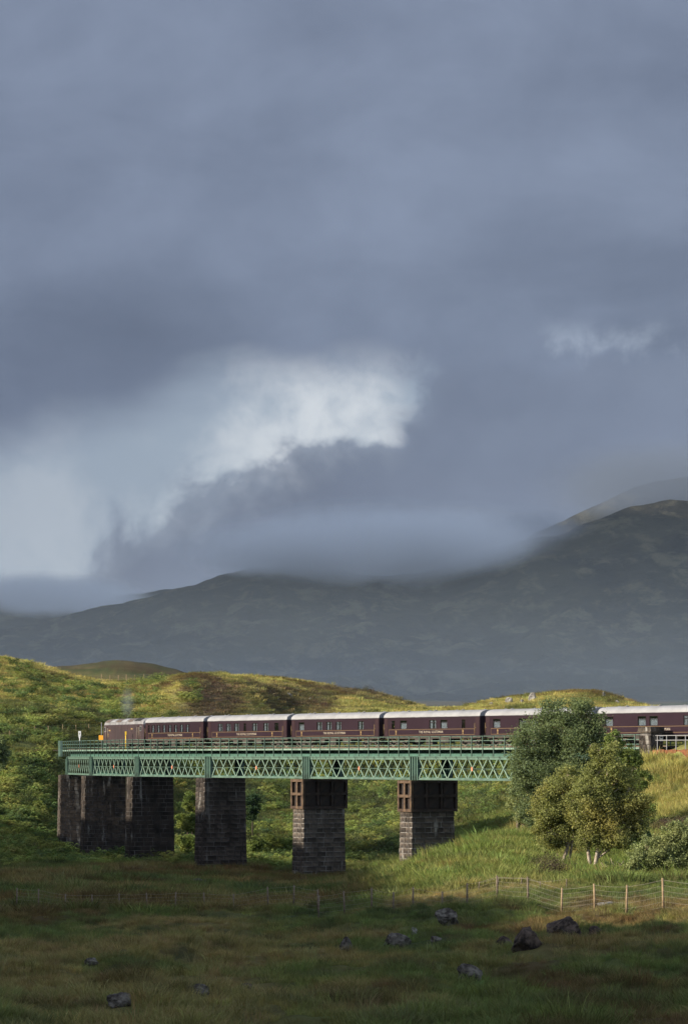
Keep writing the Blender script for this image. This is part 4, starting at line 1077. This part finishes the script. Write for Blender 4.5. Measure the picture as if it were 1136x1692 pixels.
def build_plants():
    near = plant_collection('near_grass', [blades('grass_tuft', 80, 0.34, 0.10, 0.34, 0.012, 'grass_blades', k, 0.9, 3) for k in range(4)] + [blades('grass_tuft', 40, 0.26, 0.2, 0.5, 0.010, 'grass_blades', 9 + k, 0.6, 3) for k in range(2)])
    mid = plant_collection('mid_grass', [blades('grass_patch', 80, 0.62, 0.25, 0.62, 0.032, 'grass_blades', 30 + k, 0.65, 2) for k in range(4)])
    far = plant_collection('far_grass', [blades('grass_mat', 130, 1.6, 0.12, 0.42, 0.045, 'grass_blades', 50 + k, 0.9, 2) for k in range(4)])
    fr = plant_collection('ferns', [fern('fern', 10, 0.62, 0.62, 'bracken_leaf', 70 + k) for k in range(4)])
    hth = plant_collection('heathers', [shrublet('heather', 420, 0.6, 0.45, 0.026, 'heather_leaf', 90 + k) for k in range(4)])
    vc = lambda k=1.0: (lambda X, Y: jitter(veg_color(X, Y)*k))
    X, Y = sample(52000, 31, 118, bias=1.3)
    dens = fbm(X/3.5, Y/6, 3); k = clear_of_rocks(X, Y); X, Y, dens = X[k], Y[k], dens[k]; keep = rng.random(len(X)) < np.clip(0.75 + dens, 0.25, 1); X, Y = X[keep], Y[keep]
    plant('moor_grass', near, 6, X, Y, 0.45, 1.0, (0.55, 1.15), vc(1.5), 'tussocky moor grass covering the shaded foreground', 'grass')
    X, Y = sample(42000, 112, 262, bias=1.4)
    plant('valley_grass', mid, 4, X, Y, 0.7, 1.4, (0.5, 1.1), vc(1.3), 'grass on the valley floor and knoll around the piers', 'grass')
    X, Y = sample(52000, 250, 470, bias=1.3)
    plant('hillside_grass', far, 4, X, Y, 0.6, 1.3, (0.5, 1.1), vc(1.15), 'grass on the sunlit hills behind the viaduct', 'grass')
    # tall pale grass on the embankment
    n = 16000; a = rng.uniform(-16, 40, n); d = rng.uniform(2.5, 17, n)
    P = NODE[0] - TD*a[:, None] + ND*d[:, None]
    plant('embankment_grass', mid, 4, P[:, 0], P[:, 1], 0.7, 1.3, (0.8, 1.7), vc(1.15), 'tall yellow grass on the railway embankment at the right', 'grass')
    # bracken
    XS, YS = [], []
    def add(n, y0, y1, p0, p1, thr=-9.0):
        X, Y = sample(n, y0, y1, p0, p1); k = fbm(X/5, Y/8, 3) > thr; XS.append(X[k]); YS.append(Y[k])
    add(5200, 281, 302, -70, 150, -0.25); add(5200, 246, 283, -70, 560, -0.15); add(9000, 255, 345, 280, 860, 0.02); add(4500, 362, 418, -70, 270, 0.1)
    add(1800, 300, 330, -70, 110, 0.0); add(1500, 330, 372, 100, 330, 0.15); 
    X, Y = np.concatenate(XS), np.concatenate(YS)
    def fc(X, Y):
        n = fbm(X/4 + 7, Y/7, 2); c = lerp(np.tile(np.array([0.125, 0.165, 0.055]), (len(X), 1)), np.array([0.21, 0.23, 0.07]), sstep(n, -0.1, 0.4))
        c = lerp(c, np.array([0.055, 0.085, 0.040]), sstep(-n, 0.0, 0.4)*0.8); return jitter(c, 0.25)
    plant('bracken', fr, 4, X, Y, 0.9, 2.0, (0.8, 1.3), fc, 'green bracken on the slopes around the stone piers', 'bracken')
    # heather
    X, Y = sample(60000, 130, 460); px = CX + F*X/Y; k = rng.random(len(X)) < heath_mask(px, Y, X)*0.9; X, Y = X[k], Y[k]
    X3, Y3 = sample(50, 124, 138, 868, 920); X, Y = np.concatenate([X, X3]), np.concatenate([Y, Y3])
    hc = lambda X, Y: jitter(lerp(np.tile(np.array([0.075, 0.052, 0.045]), (len(X), 1)), np.array([0.07, 0.075, 0.035]), rng.random(len(X))), 0.3)
    plant('heather', hth, 4, X, Y, 0.8, 1.9, (0.7, 1.2), hc, 'dark heather in patches on the knolls and hills', 'heather')
build_plants()

# ------------------------------------------------------------------ trees and bushes
def leaves_mesh(name, cent, sig, n, leaf, mat, seed, droop=0.0):
    r = np.random.default_rng(seed); cent = np.asarray(cent); sig = np.asarray(sig)
    w = sig**2; i = r.choice(len(cent), n, p=w/w.sum())
    p = cent[i] + r.normal(0, 1, (n, 3))*sig[i][:, None]*np.array([1, 1, 0.8])
    if droop: p[:, 2] -= droop*np.abs(r.normal(0, 1, n))*sig[i]
    u = r.normal(0, 1, (n, 3)); u[:, 2] *= 0.7; u /= np.linalg.norm(u, axis=1)[:, None]
    v = np.cross(u, r.normal(0, 1, (n, 3))); v /= np.linalg.norm(v, axis=1)[:, None]
    l = leaf*r.uniform(0.6, 1.35, (n, 1))
    q = np.stack([p - u*l, p - v*l*0.55, p + u*l, p + v*l*0.55], 1).reshape(-1, 3)
    me = bpy.data.meshes.new(name); me.vertices.add(4*n); me.vertices.foreach_set('co', q.astype(np.float32).ravel())
    me.loops.add(4*n); me.loops.foreach_set('vertex_index', np.arange(4*n, dtype=np.int32)); me.polygons.add(n)
    me.polygons.foreach_set('loop_start', np.arange(0, 4*n, 4, dtype=np.int32)); me.update(calc_edges=True); me.materials.append(mat); return me

def tree(name, label, cat, base_px, Y, blobs, trunks, leaf_mat_, bark, n, leaf, seed, group=None, clusters=20, droop=0.0, shell=0.45, twigs=True, sp=0.21):
    """blobs: (column, row, radius in picture pixels, depth offset in radii); trunks: lists of (column, row, radius in m)"""
    Y = Y*KD; r = random.Random(seed); sc_ = Y/F
    gb = Vector(((base_px - CX)*sc_, Y, 0)); gb.z = h1(gb.x, gb.y)
    root = empty(name, gb); tag(root, label, cat, group)
    W = lambda px, py, dy=0.0: Vector(((px - CX)*sc_, Y + dy, (HY - py)*sc_)) - gb
    tm = MB(); tops = []
    for tr in trunks:
        pts = [W(a, b, r.uniform(-.1, .1)*k) for k, (a, b, c) in enumerate(tr)]; pts[0].z = min(pts[0].z, -0.25)
        tm.tube(pts, [c for a, b, c in tr], 8); tops.append((pts, [c for a, b, c in tr]))
    cent, sig = [], []
    for (bx, by, br, bd) in blobs:
        R_ = br*sc_; c = W(bx, by, bd*R_)
        # limb from the nearest trunk
        best = min(((p, rr_) for pts, rs in tops for p, rr_ in zip(pts[1:], rs[1:])), key=lambda q: (q[0] - c).length + (3 if q[0].z > c.z else 0))
        midp = best[0].lerp(c, 0.5) + Vector((r.uniform(-.2, .2), r.uniform(-.2, .2), r.uniform(-.1, .3)))*R_
        tm.tube([best[0], midp, c], [max(0.025, best[1]*0.55), max(0.02, best[1]*0.35), 0.015], 6)
        for k in range(clusters):
            d = Vector((r.gauss(0, 1), r.gauss(0, 1), r.gauss(0, 1))).normalized(); q = c + d*R_*(shell + (1.18 - shell)*r.random())
            cent.append(tuple(q)); sig.append(R_*sp*r.uniform(0.6, 1.25))
            if twigs and k % 2 == 0: tm.tube([c, c.lerp(q, 0.55) + Vector((0, 0, 0.06*R_)), q], [0.02, 0.014, 0.006], 4)
    tm.build('trunk', MAT[bark], root)
    o = mk('crown', leaves_mesh('crown', cent, sig, n, leaf, MAT[leaf_mat_], seed, droop), root); o['kind'] = 'stuff'
    return root

tree('alder_tree', 'tall dense dark green tree standing against the viaduct', 'tree', 905, 168,
     [(938,1178,27,0),(912,1186,28,.3),(962,1190,28,-.2),(890,1205,28,.2),(925,1212,36,-.3),(968,1215,30,.3),(868,1232,26,-.2),(897,1240,36,.2),(938,1245,40,-.2),(978,1238,28,.2),(862,1262,24,.1),(892,1275,34,-.2),(935,1282,38,.2),(958,1180,20,.1),(985,1210,18,-.2),(868,1300,24,.2),(905,1310,32,-.1),(935,1322,30,.2),(880,1335,24,.1),(905,1355,26,0)],
     [[(905,1400,0.26),(904,1350,0.22),(908,1300,0.17),(915,1250,0.12),(925,1200,0.06)],[(905,1390,0.18),(885,1330,0.13),(872,1270,0.07)]], 'alder_leaf', 'bark', 70000, 0.085, 1, sp=0.23)
tree('willow_tree', 'low grey-green tree under the girder, left of the dark tall tree', 'tree', 856, 176,
     [(858,1305,18,0),(850,1325,14,.2),(868,1325,20,-.2),(878,1350,18,.1),(862,1345,14,0),(845,1308,11,0),(884,1372,15,.1)],
     [[(856,1392,0.2),(855,1360,0.17),(856,1330,0.11),(858,1305,0.06)]], 'willow_leaf', 'bark', 15000, 0.08, 2)
tree('birch_tree', 'leaning pale-trunked birch, left of the twin-stemmed birch', 'tree', 926, 141,
     [(925,1300,27,0),(905,1318,24,.2),(945,1312,28,-.2),(898,1345,20,-.2),(922,1345,28,.1),(950,1345,26,.2),(892,1370,17,.1),(912,1378,24,-.1),(940,1375,24,0),(918,1392,13,.2),(935,1280,20,.1),(958,1300,20,.1),(962,1335,22,-.1),(960,1365,18,.1)],
     [[(925,1440,0.17),(930,1422,0.15),(937,1400,0.12),(935,1360,0.09),(928,1310,0.05)],[(937,1400,0.1),(950,1360,0.07),(948,1320,0.04)]], 'birch_leaf', 'bark_birch', 36000, 0.075, 3, droop=0.3, sp=0.22)
tree('birch_tree', 'larger twin-stemmed birch with white trunks in front of the abutment', 'tree', 978, 138,
     [(1000,1255,20,0),(985,1272,24,.2),(1015,1272,22,-.2),(975,1300,28,-.2),(1010,1300,32,.2),(1040,1302,22,.1),(1058,1325,15,.2),(1000,1335,32,-.1),(1038,1338,26,.1),(972,1340,26,.2),(1058,1352,17,-.1),(985,1370,28,.1),(1022,1372,28,-.2),(1050,1375,18,.2),(968,1382,17,0),(1005,1386,17,.2),(1032,1388,14,0),(985,1240,12,.1),(1012,1235,12,-.2),(958,1318,20,.1),(955,1348,18,-.1)],
     [[(980,1444,0.18),(984,1420,0.14),(990,1380,0.11),(1000,1320,0.07),(1002,1265,0.04)],[(977,1444,0.15),(972,1415,0.13),(968,1380,0.10),(978,1320,0.06),(985,1280,0.03)]], 'birch_leaf', 'bark_birch', 56000, 0.075, 4, droop=0.3, sp=0.22)
tree('rowan_tree', 'slender light green tree rising between birch and stone pillar', 'tree', 1035, 158,
     [(1010,1220,12,0),(1018,1230,11,.2),(1005,1232,11,-.2),(1035,1250,15,.1),(1045,1268,16,-.2),(1020,1252,14,.2),(1060,1290,14,0),(1052,1258,10,.1),(1062,1340,17,.1),(1050,1310,16,-.1)],
     [[(1040,1400,0.13),(1040,1340,0.11),(1036,1290,0.08),(1025,1240,0.04)]], 'bush_leaf', 'bark_pale', 16000, 0.075, 5)
tree('sallow_bush', 'spreading pale green bush with bare stems by the right-hand fence', 'bush', 1100, 126,
     [(1052,1420,17,0),(1068,1408,20,.2),(1090,1398,22,-.2),(1112,1388,24,.1),(1135,1385,26,.2),(1080,1425,20,.2),(1105,1420,22,-.1),(1132,1418,24,0),(1155,1410,28,.1),(1042,1432,11,0),(1120,1372,16,.2),(1160,1380,24,0)],
     [[(1095,1452,0.09),(1085,1438,0.07),(1068,1415,0.04)],[(1100,1452,0.09),(1100,1430,0.07),(1102,1395,0.04)],[(1110,1452,0.09),(1122,1432,0.07),(1135,1395,0.04)],[(1075,1452,0.06),(1052,1446,0.05),(1036,1440,0.025)],[(1085,1452,0.05),(1060,1438,0.04),(1043,1425,0.02)],[(1120,1452,0.08),(1145,1435,0.06),(1158,1400,0.03)]],
     'willow_leaf', 'bark_pale', 36000, 0.065, 6)
tree('holly_bush', 'small dark bush in shade behind the twin-stemmed birch', 'bush', 1052, 149,
     [(1052,1385,13,0),(1064,1380,11,.2),(1042,1390,11,-.2),(1058,1396,13,.1)], [[(1053,1412,0.08),(1053,1398,0.06),(1054,1388,0.04)]], 'dark_leaf', 'bark', 9000, 0.07, 7)
tree('dead_branches', 'tangle of bare pale twigs at the foot of the birches', 'twigs', 1012, 134,
     [(1000,1432,9,0),(1012,1430,9,.2),(1025,1432,9,-.1)], [[(1005,1446,0.05),(1000,1436,0.03),(992,1425,0.015)],[(1015,1446,0.05),(1020,1434,0.03),(1030,1422,0.015)],[(1010,1446,0.05),(1012,1432,0.03),(1008,1418,0.015)]], 'dark_leaf', 'bark_pale', 350, 0.05, 8)
BG = 'bushes between and beside the stone piers'
tree('green_bush', 'wide bright green bush in the gap beside the middle pier', 'bush', 450, 272,
     [(420,1400,12,0),(432,1390,12,.2),(450,1396,14,-.2),(470,1400,14,.1),(484,1395,12,.2),(425,1415,13,.1),(445,1416,15,0),(465,1418,14,.2),(480,1412,12,-.2)], [[(450,1432,0.1),(450,1420,0.08),(450,1405,0.04)]], 'bush_leaf', 'bark', 26000, 0.11, 9, BG)
tree('green_bush', 'round yellowish bush high in the gap left of the fourth pier', 'bush', 318, 292,
     [(318,1320,11,0),(310,1326,9,.2),(326,1326,10,-.2),(318,1332,11,.1)], [[(318,1348,0.1),(318,1338,0.08),(318,1328,0.04)]], 'bush_leaf', 'bark', 12000, 0.10, 10, BG)
tree('green_bush', 'leafy bush low in the gap left of the fourth pier', 'bush', 310, 284,
     [(300,1352,10,0),(314,1356,11,.2),(326,1354,10,-.2),(304,1364,9,.1),(318,1366,10,0)], [[(310,1382,0.1),(310,1372,0.08),(311,1362,0.04)]], 'bush_leaf', 'bark', 14000, 0.10, 11, BG)
tree('green_bush', 'ferny bush at the ground in the gap left of the fourth pier', 'bush', 312, 270,
     [(300,1392,9,0),(314,1390,10,.2),(324,1394,9,-.2),(308,1402,9,.1)], [[(312,1416,0.1),(312,1406,0.08),(312,1396,0.04)]], 'bush_leaf', 'bark', 11000, 0.10, 12, BG)
tree('green_bush', 'dark bush beside the far left end of the viaduct', 'bush', 88, 306,
     [(70,1268,13,0),(86,1262,14,.2),(100,1272,12,-.2),(92,1284,14,.1),(76,1282,12,0)], [[(88,1306,0.1),(88,1292,0.08),(88,1275,0.04)]], 'alder_leaf', 'bark', 16000, 0.12, 13, BG)
tree('green_bush', 'dark bush cut by the left edge of the picture', 'bush', -2, 296,
     [(-2,1228,10,0),(4,1240,11,.2),(-8,1244,12,-.2),(0,1256,12,.1)], [[(-2,1285,0.1),(-2,1268,0.08),(-2,1245,0.04)]], 'alder_leaf', 'bark', 11000, 0.12, 14, BG)
tree('green_bush', 'shrub with lit leaves at the foot of the left-hand bank', 'bush', 60, 287,
     [(45,1345,11,0),(60,1338,12,.2),(75,1346,11,-.2),(60,1352,12,.1)], [[(60,1368,0.1),(60,1358,0.08),(60,1345,0.04)]], 'bush_leaf', 'bark', 13000, 0.11, 15, BG)
tree('green_bush', 'dark bush in shade behind the fourth pier', 'bush', 417, 300,
     [(412,1325,12,0),(420,1335,11,.2),(412,1345,12,-.2)], [[(417,1370,0.1),(417,1352,0.08),(416,1338,0.04)]], 'dark_leaf', 'bark', 9000, 0.12, 16, BG)

# ------------------------------------------------------------------ boulders
def boulder(px, py, w, h, label, mat='rock', seed=0, y0=30, y1=240, flat=1.0, name='boulder', group='boulders lying in the moor grass'):
    """w, h: size in picture pixels; (px, py): middle of its foot"""
    p = ground_at(px, py, y0*KD, y1*KD); s_ = p.y/F; r = random.Random(seed)
    bm = bmesh.new(); bmesh.ops.create_icosphere(bm, subdivisions=4, radius=1.0)
    off = Vector((r.uniform(0, 50), r.uniform(0, 50), r.uniform(0, 50)))
    from mathutils import noise as mn
    planes = [(Vector((r.gauss(0, 1), r.gauss(0, 1), r.gauss(0, .7))).normalized(), r.uniform(0.5, 0.82)) for _ in range(12)]
    for v in bm.verts:
        c = v.co.copy()
        for n, k in planes:
            t = c.dot(n)
            if t > k: c -= n*(t - k)*0.9
        c += v.co*(0.16*mn.noise(v.co*1.7 + off) + 0.08*mn.noise(v.co*4.3 + off) + 0.035*mn.noise(v.co*11 + off))
        v.co = c
    bmesh.ops.scale(bm, vec=(w*s_/2*1.1, w*s_/2*0.95, h*s_*0.88*flat), verts=list(bm.verts))
    me = bpy.data.meshes.new(name); bm.to_mesh(me); bm.free(); me.materials.append(MAT[mat])
    o = mk(name, me, None, (p.x, p.y + w*s_*0.3, p.z + h*s_*0.36), r.uniform(-.4, .4))
    return tag(o, label, 'boulder', group)
for k, b in enumerate(BL): boulder(*b[:5], mat=b[5], seed=100 + k)
HR = [(841,1163,14,10,'pale rounded rock on the hilltop above the train, left one'),(880,1160,15,13,'craggy rock on the hilltop above the train, right of the pale rock'),(862,1162,7,5,'little rock between the two hilltop rocks above the train'),
      (997,1150,6,6,'small rock near the summit of the right-hand hill'),(477,1152,16,7,'white outcrop on the heathery hill above the train'),(425,1144,9,5,'pale stone on the grassy side of the heathery hill'),(470,1132,10,4,'dark outcrop at the top of the heathery hill'),
      (512,1158,6,4,'speck of white rock right of the white outcrop'),(812,1166,8,5,'low rock at the left foot of the right-hand hill'),(1020,1163,8,5,'stone on the falling right end of the right-hand hill')]
for k, b in enumerate(HR): boulder(*b, mat='rock_dark' if 'dark' in b[4] else 'rock_pale', seed=160 + k, y0=345, y1=470, group='rocks on the hills behind the train')

# ------------------------------------------------------------------ fences
def fence(posts, y0, y1, label, hgt, wires=6, mat='wood_post', net=True, rad=0.05, crest=False, shade_to=-999):
    A, B = ground_at(*posts[0], y0*KD, y1*KD), ground_at(*posts[-1], y0*KD, y1*KD)
    ks = [p_[0] for p_ in posts]; P = []
    for k in ks:
        t_ = (k - ks[0])/(ks[-1] - ks[0]); y_ = A.y + (B.y - A.y)*t_
        if crest:
            yy = np.linspace(y0*KD, y1*KD, 120); zz = height((k - CX)*yy/F, yy); y_ = float(yy[int(np.argmax(zz/yy))])
        x_ = (k - CX)*y_/F; P.append(Vector((x_, y_, h1(x_, y_))))
    root = empty('wire_fence', P[0]); tag(root, label, 'fence'); r = random.Random(len(posts)*7)
    H = [hgt*r.uniform(0.93, 1.1) for _ in P]
    for i, p in enumerate(P):
        m = MB(); l = Vector((r.uniform(-.05, .05), r.uniform(-.05, .05), 0)); m.tube([(0, 0, -0.3), l*0.4 + Vector((0, 0, H[i]*0.5)), l + Vector((0, 0, H[i]))], [rad*1.1, rad, rad*0.9], 8)
        m.build('post', MAT['wood_grey_or_shade' if posts[i][0] < shade_to else mat], root, p - P[0])  # posts left of this column get darker wood in place of shade
    for k in range(wires):
        f = 0.12 + 0.82*k/(wires - 1); m = MB(); pts = []
        for i in range(len(P)):
            pts.append(P[i] - P[0] + Vector((0, -rad, H[i]*f)))
            if i + 1 < len(P): pts.append((P[i] + P[i+1])/2 - P[0] + Vector((0, -rad, (H[i] + H[i+1])/2*f - 0.015 - r.uniform(0, .025))))
        m.tube(pts, 0.0035 if k < wires - 1 else 0.005, 4); m.build('wire', MAT['wire'], root)
    if net:
        m = MB()
        for i in range(len(P) - 1):
            n = max(2, int((P[i+1] - P[i]).length/0.22))
            for q in range(1, n):
                b = P[i].lerp(P[i+1], q/n) - P[0]; hh = H[i] + (H[i+1] - H[i])*q/n
                m.bar(b + Vector((0, -rad, hh*0.12)), b + Vector((0, -rad, hh*0.76)), 0.0028)
        o = m.build('netting', MAT['wire'], root); o['kind'] = 'stuff'
    return root
fence([(526,1519),(569,1519),(614,1519),(649,1516),(682,1513),(730,1508),(771,1506),(821,1512),(872,1512),(927,1516),(982,1511),(1034,1507),(1095,1509),(1150,1511)], 80, 122, 'wire netting fence with pale posts in the sun at the right', 1.30, shade_to=880)
fence([(28,1502),(64,1512),(108,1522),(153,1520),(198,1520),(243,1520),(290,1521),(338,1522),(386,1522),(443,1524),(485,1510),(525,1508)], 92, 125, 'shaded wire fence crossing the foreground at the left', 1.25, mat='wood_grey_or_shade')
fence([(16,1222),(37,1220),(58,1218),(80,1214),(104,1213),(126,1212),(147,1210)], 300, 345, 'line of thin posts on the grassy slope left of the locomotive', 1.45, wires=4, net=False)
fence([(168,1129),(182,1129),(196,1130),(209,1131),(223,1131),(238,1132),(254,1133),(268,1135)], 395, 440, 'short wire fence standing on the skyline hill at the left', 1.65, wires=4, net=False, rad=0.07, crest=True)
fence([(24,1250),(60,1252),(92,1254)], 300, 312, 'low fence posts on the bank beside the viaduct end', 0.8, wires=3, net=False)
fence([(790,1476),(822,1474),(860,1472),(892,1474),(935,1470)], 104, 124, 'second row of small dark posts behind the netting fence', 0.6, wires=2, mat='wood_grey_or_shade', net=False, rad=0.035)

def on_bridge(px, lat, z0):
    """a point beside the track at that picture column (lat metres towards the camera)"""
    ss = np.linspace(60, TS[-1] - 3, 2500); P = np.array([track(s) for s in ss]); D = np.gradient(P, axis=0); D /= np.linalg.norm(D, axis=1)[:, None]
    Q = P + np.stack([-D[:, 1], D[:, 0]], -1)*lat; i = int(np.argmin(np.abs(CX + F*Q[:, 0]/Q[:, 1] - px)))
    return Vector((Q[i, 0], Q[i, 1], z0)), ang(D[i])
def trackside():
    p, a = on_bridge(132, -2.2, 0.862); r = empty('trackside_sign', p); tag(r, 'white plate on a thin white post at the far left bridge end', 'sign')
    m = MB(); m.tube([(0, 0, 0), (0, 0, 2.2)], 0.055, 8); m.build('post', MAT['white_paint'], r)
    m = MB(); m.box(-0.2, 0.2, -0.03, 0.0, 2.05, 2.85); m.box(-0.13, 0.13, -0.025, -0.005, 1.82, 2.05); m.build('plate', MAT['white_paint'], r)
    MB().box(-0.03, 0.03, -0.036, -0.031, 2.35, 2.6).build('mark', MAT['steel_black'], r)
    p, a = on_bridge(168, -2.2, 0.862); r = empty('orange_board', p); tag(r, 'orange board on a post in front of the locomotive', 'sign')
    m = MB(); m.tube([(0, 0, 0), (0, 0, 3.9)], 0.05, 8); m.build('post', MAT['roof_grey'], r)
    m = MB(); m.box(-0.38, 0.38, -0.09, -0.052, 1.45, 2.1); m.build('board', MAT['orange'], r)
    p, a = on_bridge(208, 2.05, 0.862); r = empty('yellow_post', p); tag(r, 'thin yellow post on the walkway beside the locomotive', 'post')
    m = MB(); m.tube([(0, 0, 0), (0, 0, 1.9)], 0.06, 8); m.build('post', MAT['yellow'], r)
    m = MB(); m.box(-0.1, 0.1, -0.1, 0.1, 1.9, 2.35); m.build('cap', MAT['yellow'], r)
    # grey railing and rusty sheet piling along the top of the embankment
    rr = empty('embankment_railing', (*NODE[0], 0.7), ang(TD)); tag(rr, 'pale grey railing along the line right of the stone pillar', 'railing')
    m = MB()
    for z in (0.55, 1.0): m.tube([(-2.0, 1.3, z + 0.3), (-26, 1.3, z + 0.3)], 0.04, 6)
    m.build('rail', MAT['roof_white'], rr)
    me = MB().box(-0.035, 0.035, -0.035, 0.035, -0.5, 1.35).mesh('post', MAT['roof_white'])
    for k in range(17): mk('post', me, rr, (-2.3 - k*1.45, 1.3, 0))
    w = empty('retaining_boards', (*NODE[0], 0.0), ang(TD)); tag(w, 'rusty brown retaining boards along the top of the embankment', 'retaining wall')
    bmn = [MB().box(-0.46, 0.46, -0.04, 0.04, -0.9, 0.62 + 0.05*k).mesh('board', MAT['rust_fence']) for k in range(2)]
    for k in range(24): mk('board', bmn[k % 2], w, (-2.6 - k*0.95, 1.75 + (k % 2)*0.05, 0))
trackside()

# ------------------------------------------------------------------ air: haze, mist on the summits, exhaust
def volume_mat(name, color, density, noise_scale=None, lo=0.4, hi=0.7, aniso=0.2, fade=None):
    m = bpy.data.materials.new(name); m.use_nodes = True; t = NT(m.node_tree)
    out = t.n('ShaderNodeOutputMaterial'); v = t.n('ShaderNodeVolumePrincipled'); t.t.links.new(v.outputs[0], out.inputs['Volume'])
    v.inputs['Color'].default_value = (*color, 1); v.inputs['Anisotropy'].default_value = aniso; v.inputs['Density'].default_value = density
    if noise_scale:
        tc = t.n('ShaderNodeTexCoord'); gen = tc.outputs['Generated']; geo = t.n('ShaderNodeNewGeometry')
        nz = t.noise(geo.outputs['Position'], noise_scale, 4, 0.6)
        # soft falloff towards the edges of the bank
        d = t.n('ShaderNodeVectorMath', operation='SUBTRACT', ins={0: gen}); d.inputs[1].default_value = (0.5, 0.5, 0.5)
        ln = t.n('ShaderNodeVectorMath', operation='LENGTH', ins={0: d.outputs[0]})
        f = t.ss(ln.outputs['Value'], 0.5, 0.12)
        t.set(v, 'Density', t.m('MULTIPLY', t.m('MULTIPLY', t.ss(t.m('ADD', nz, t.m('MULTIPLY', f, 0.25)), lo, hi), f), density))
        m.cycles.volume_sampling = 'MULTIPLE_IMPORTANCE'
    MAT[name] = m; return m
volume_mat('haze_air', (0.55, 0.72, 1.0), 0.7e-5, aniso=0.0)
volume_mat('low_mist', (0.64, 0.79, 1.0), 6.5e-5, aniso=0.0)
o = MB().box(-4600, 4600, -400, 12500, -75, 1790).build('haze', MAT['haze_air']); tag(o, 'thin blue-grey haze filling the air over the glen', 'haze', kind='stuff')

o = MB().box(-4500, 4500, 1150, 12400, -70, 130).build('valley_mist', MAT['low_mist']); tag(o, 'low mist over the moor at the foot of the dark ridge', 'mist', kind='stuff')
def mist(px, py, Y, rx, ry, rz, dens, label, col_=(0.86, 0.90, 0.97)):
    Y *= KD; s_ = Y/F
    bm = bmesh.new(); bmesh.ops.create_icosphere(bm, subdivisions=3, radius=0.5)
    me = bpy.data.meshes.new('mist'); bm.to_mesh(me); bm.free()
    me.materials.append(volume_mat('mist_%d' % px, col_, dens, 0.0095, 0.42, 0.66))
    o = mk('mist', me, None, ((px - CX)*s_, Y, (HY - py)*s_), 0, (2*rx*s_, 2*ry, 2*rz*s_)); tag(o, label, 'mist', kind='stuff')
for a in ((455, 915, 4080, 180, 800, 52, 0.007, 'torn cloud on the left shoulder of the dark ridge'), (600, 915, 4150, 250, 900, 84, 0.008, 'soft cloud lying on the summit of the dark ridge'),
          (740, 905, 4100, 200, 800, 64, 0.007, 'torn cloud in the saddle right of the ridge summit'), (90, 985, 5100, 200, 900, 34, 0.006, 'pale cloud along the low ridge at the far left')):
    mist(*a, (0.84, 0.90, 1.0))
mist(870, 878, 4150, 120, 500, 34, 0.0035, 'wisp of cloud drifting over the shoulder of the dark ridge', (0.45, 0.50, 0.60))
mist(1080, 800, 4900, 240, 900, 70, 0.0028, 'cloud around the far summit at the right', (0.22, 0.26, 0.34))
def smoke():
    p = LM @ Vector((2.0, 0, 5.4))
    bm = bmesh.new(); bmesh.ops.create_icosphere(bm, subdivisions=3, radius=0.5); me = bpy.data.meshes.new('exhaust_smoke'); bm.to_mesh(me); bm.free()
    me.materials.append(volume_mat('smoke', (0.62, 0.68, 0.78), 0.10, 0.5, 0.35, 0.7))
    o = mk('exhaust_smoke', me, None, (p.x - 0.1, p.y, p.z + 0.6), 0, (2.8, 3.0, 5.6)); tag(o, 'faint blue exhaust smoke above the locomotive', 'smoke', kind='stuff')
smoke()
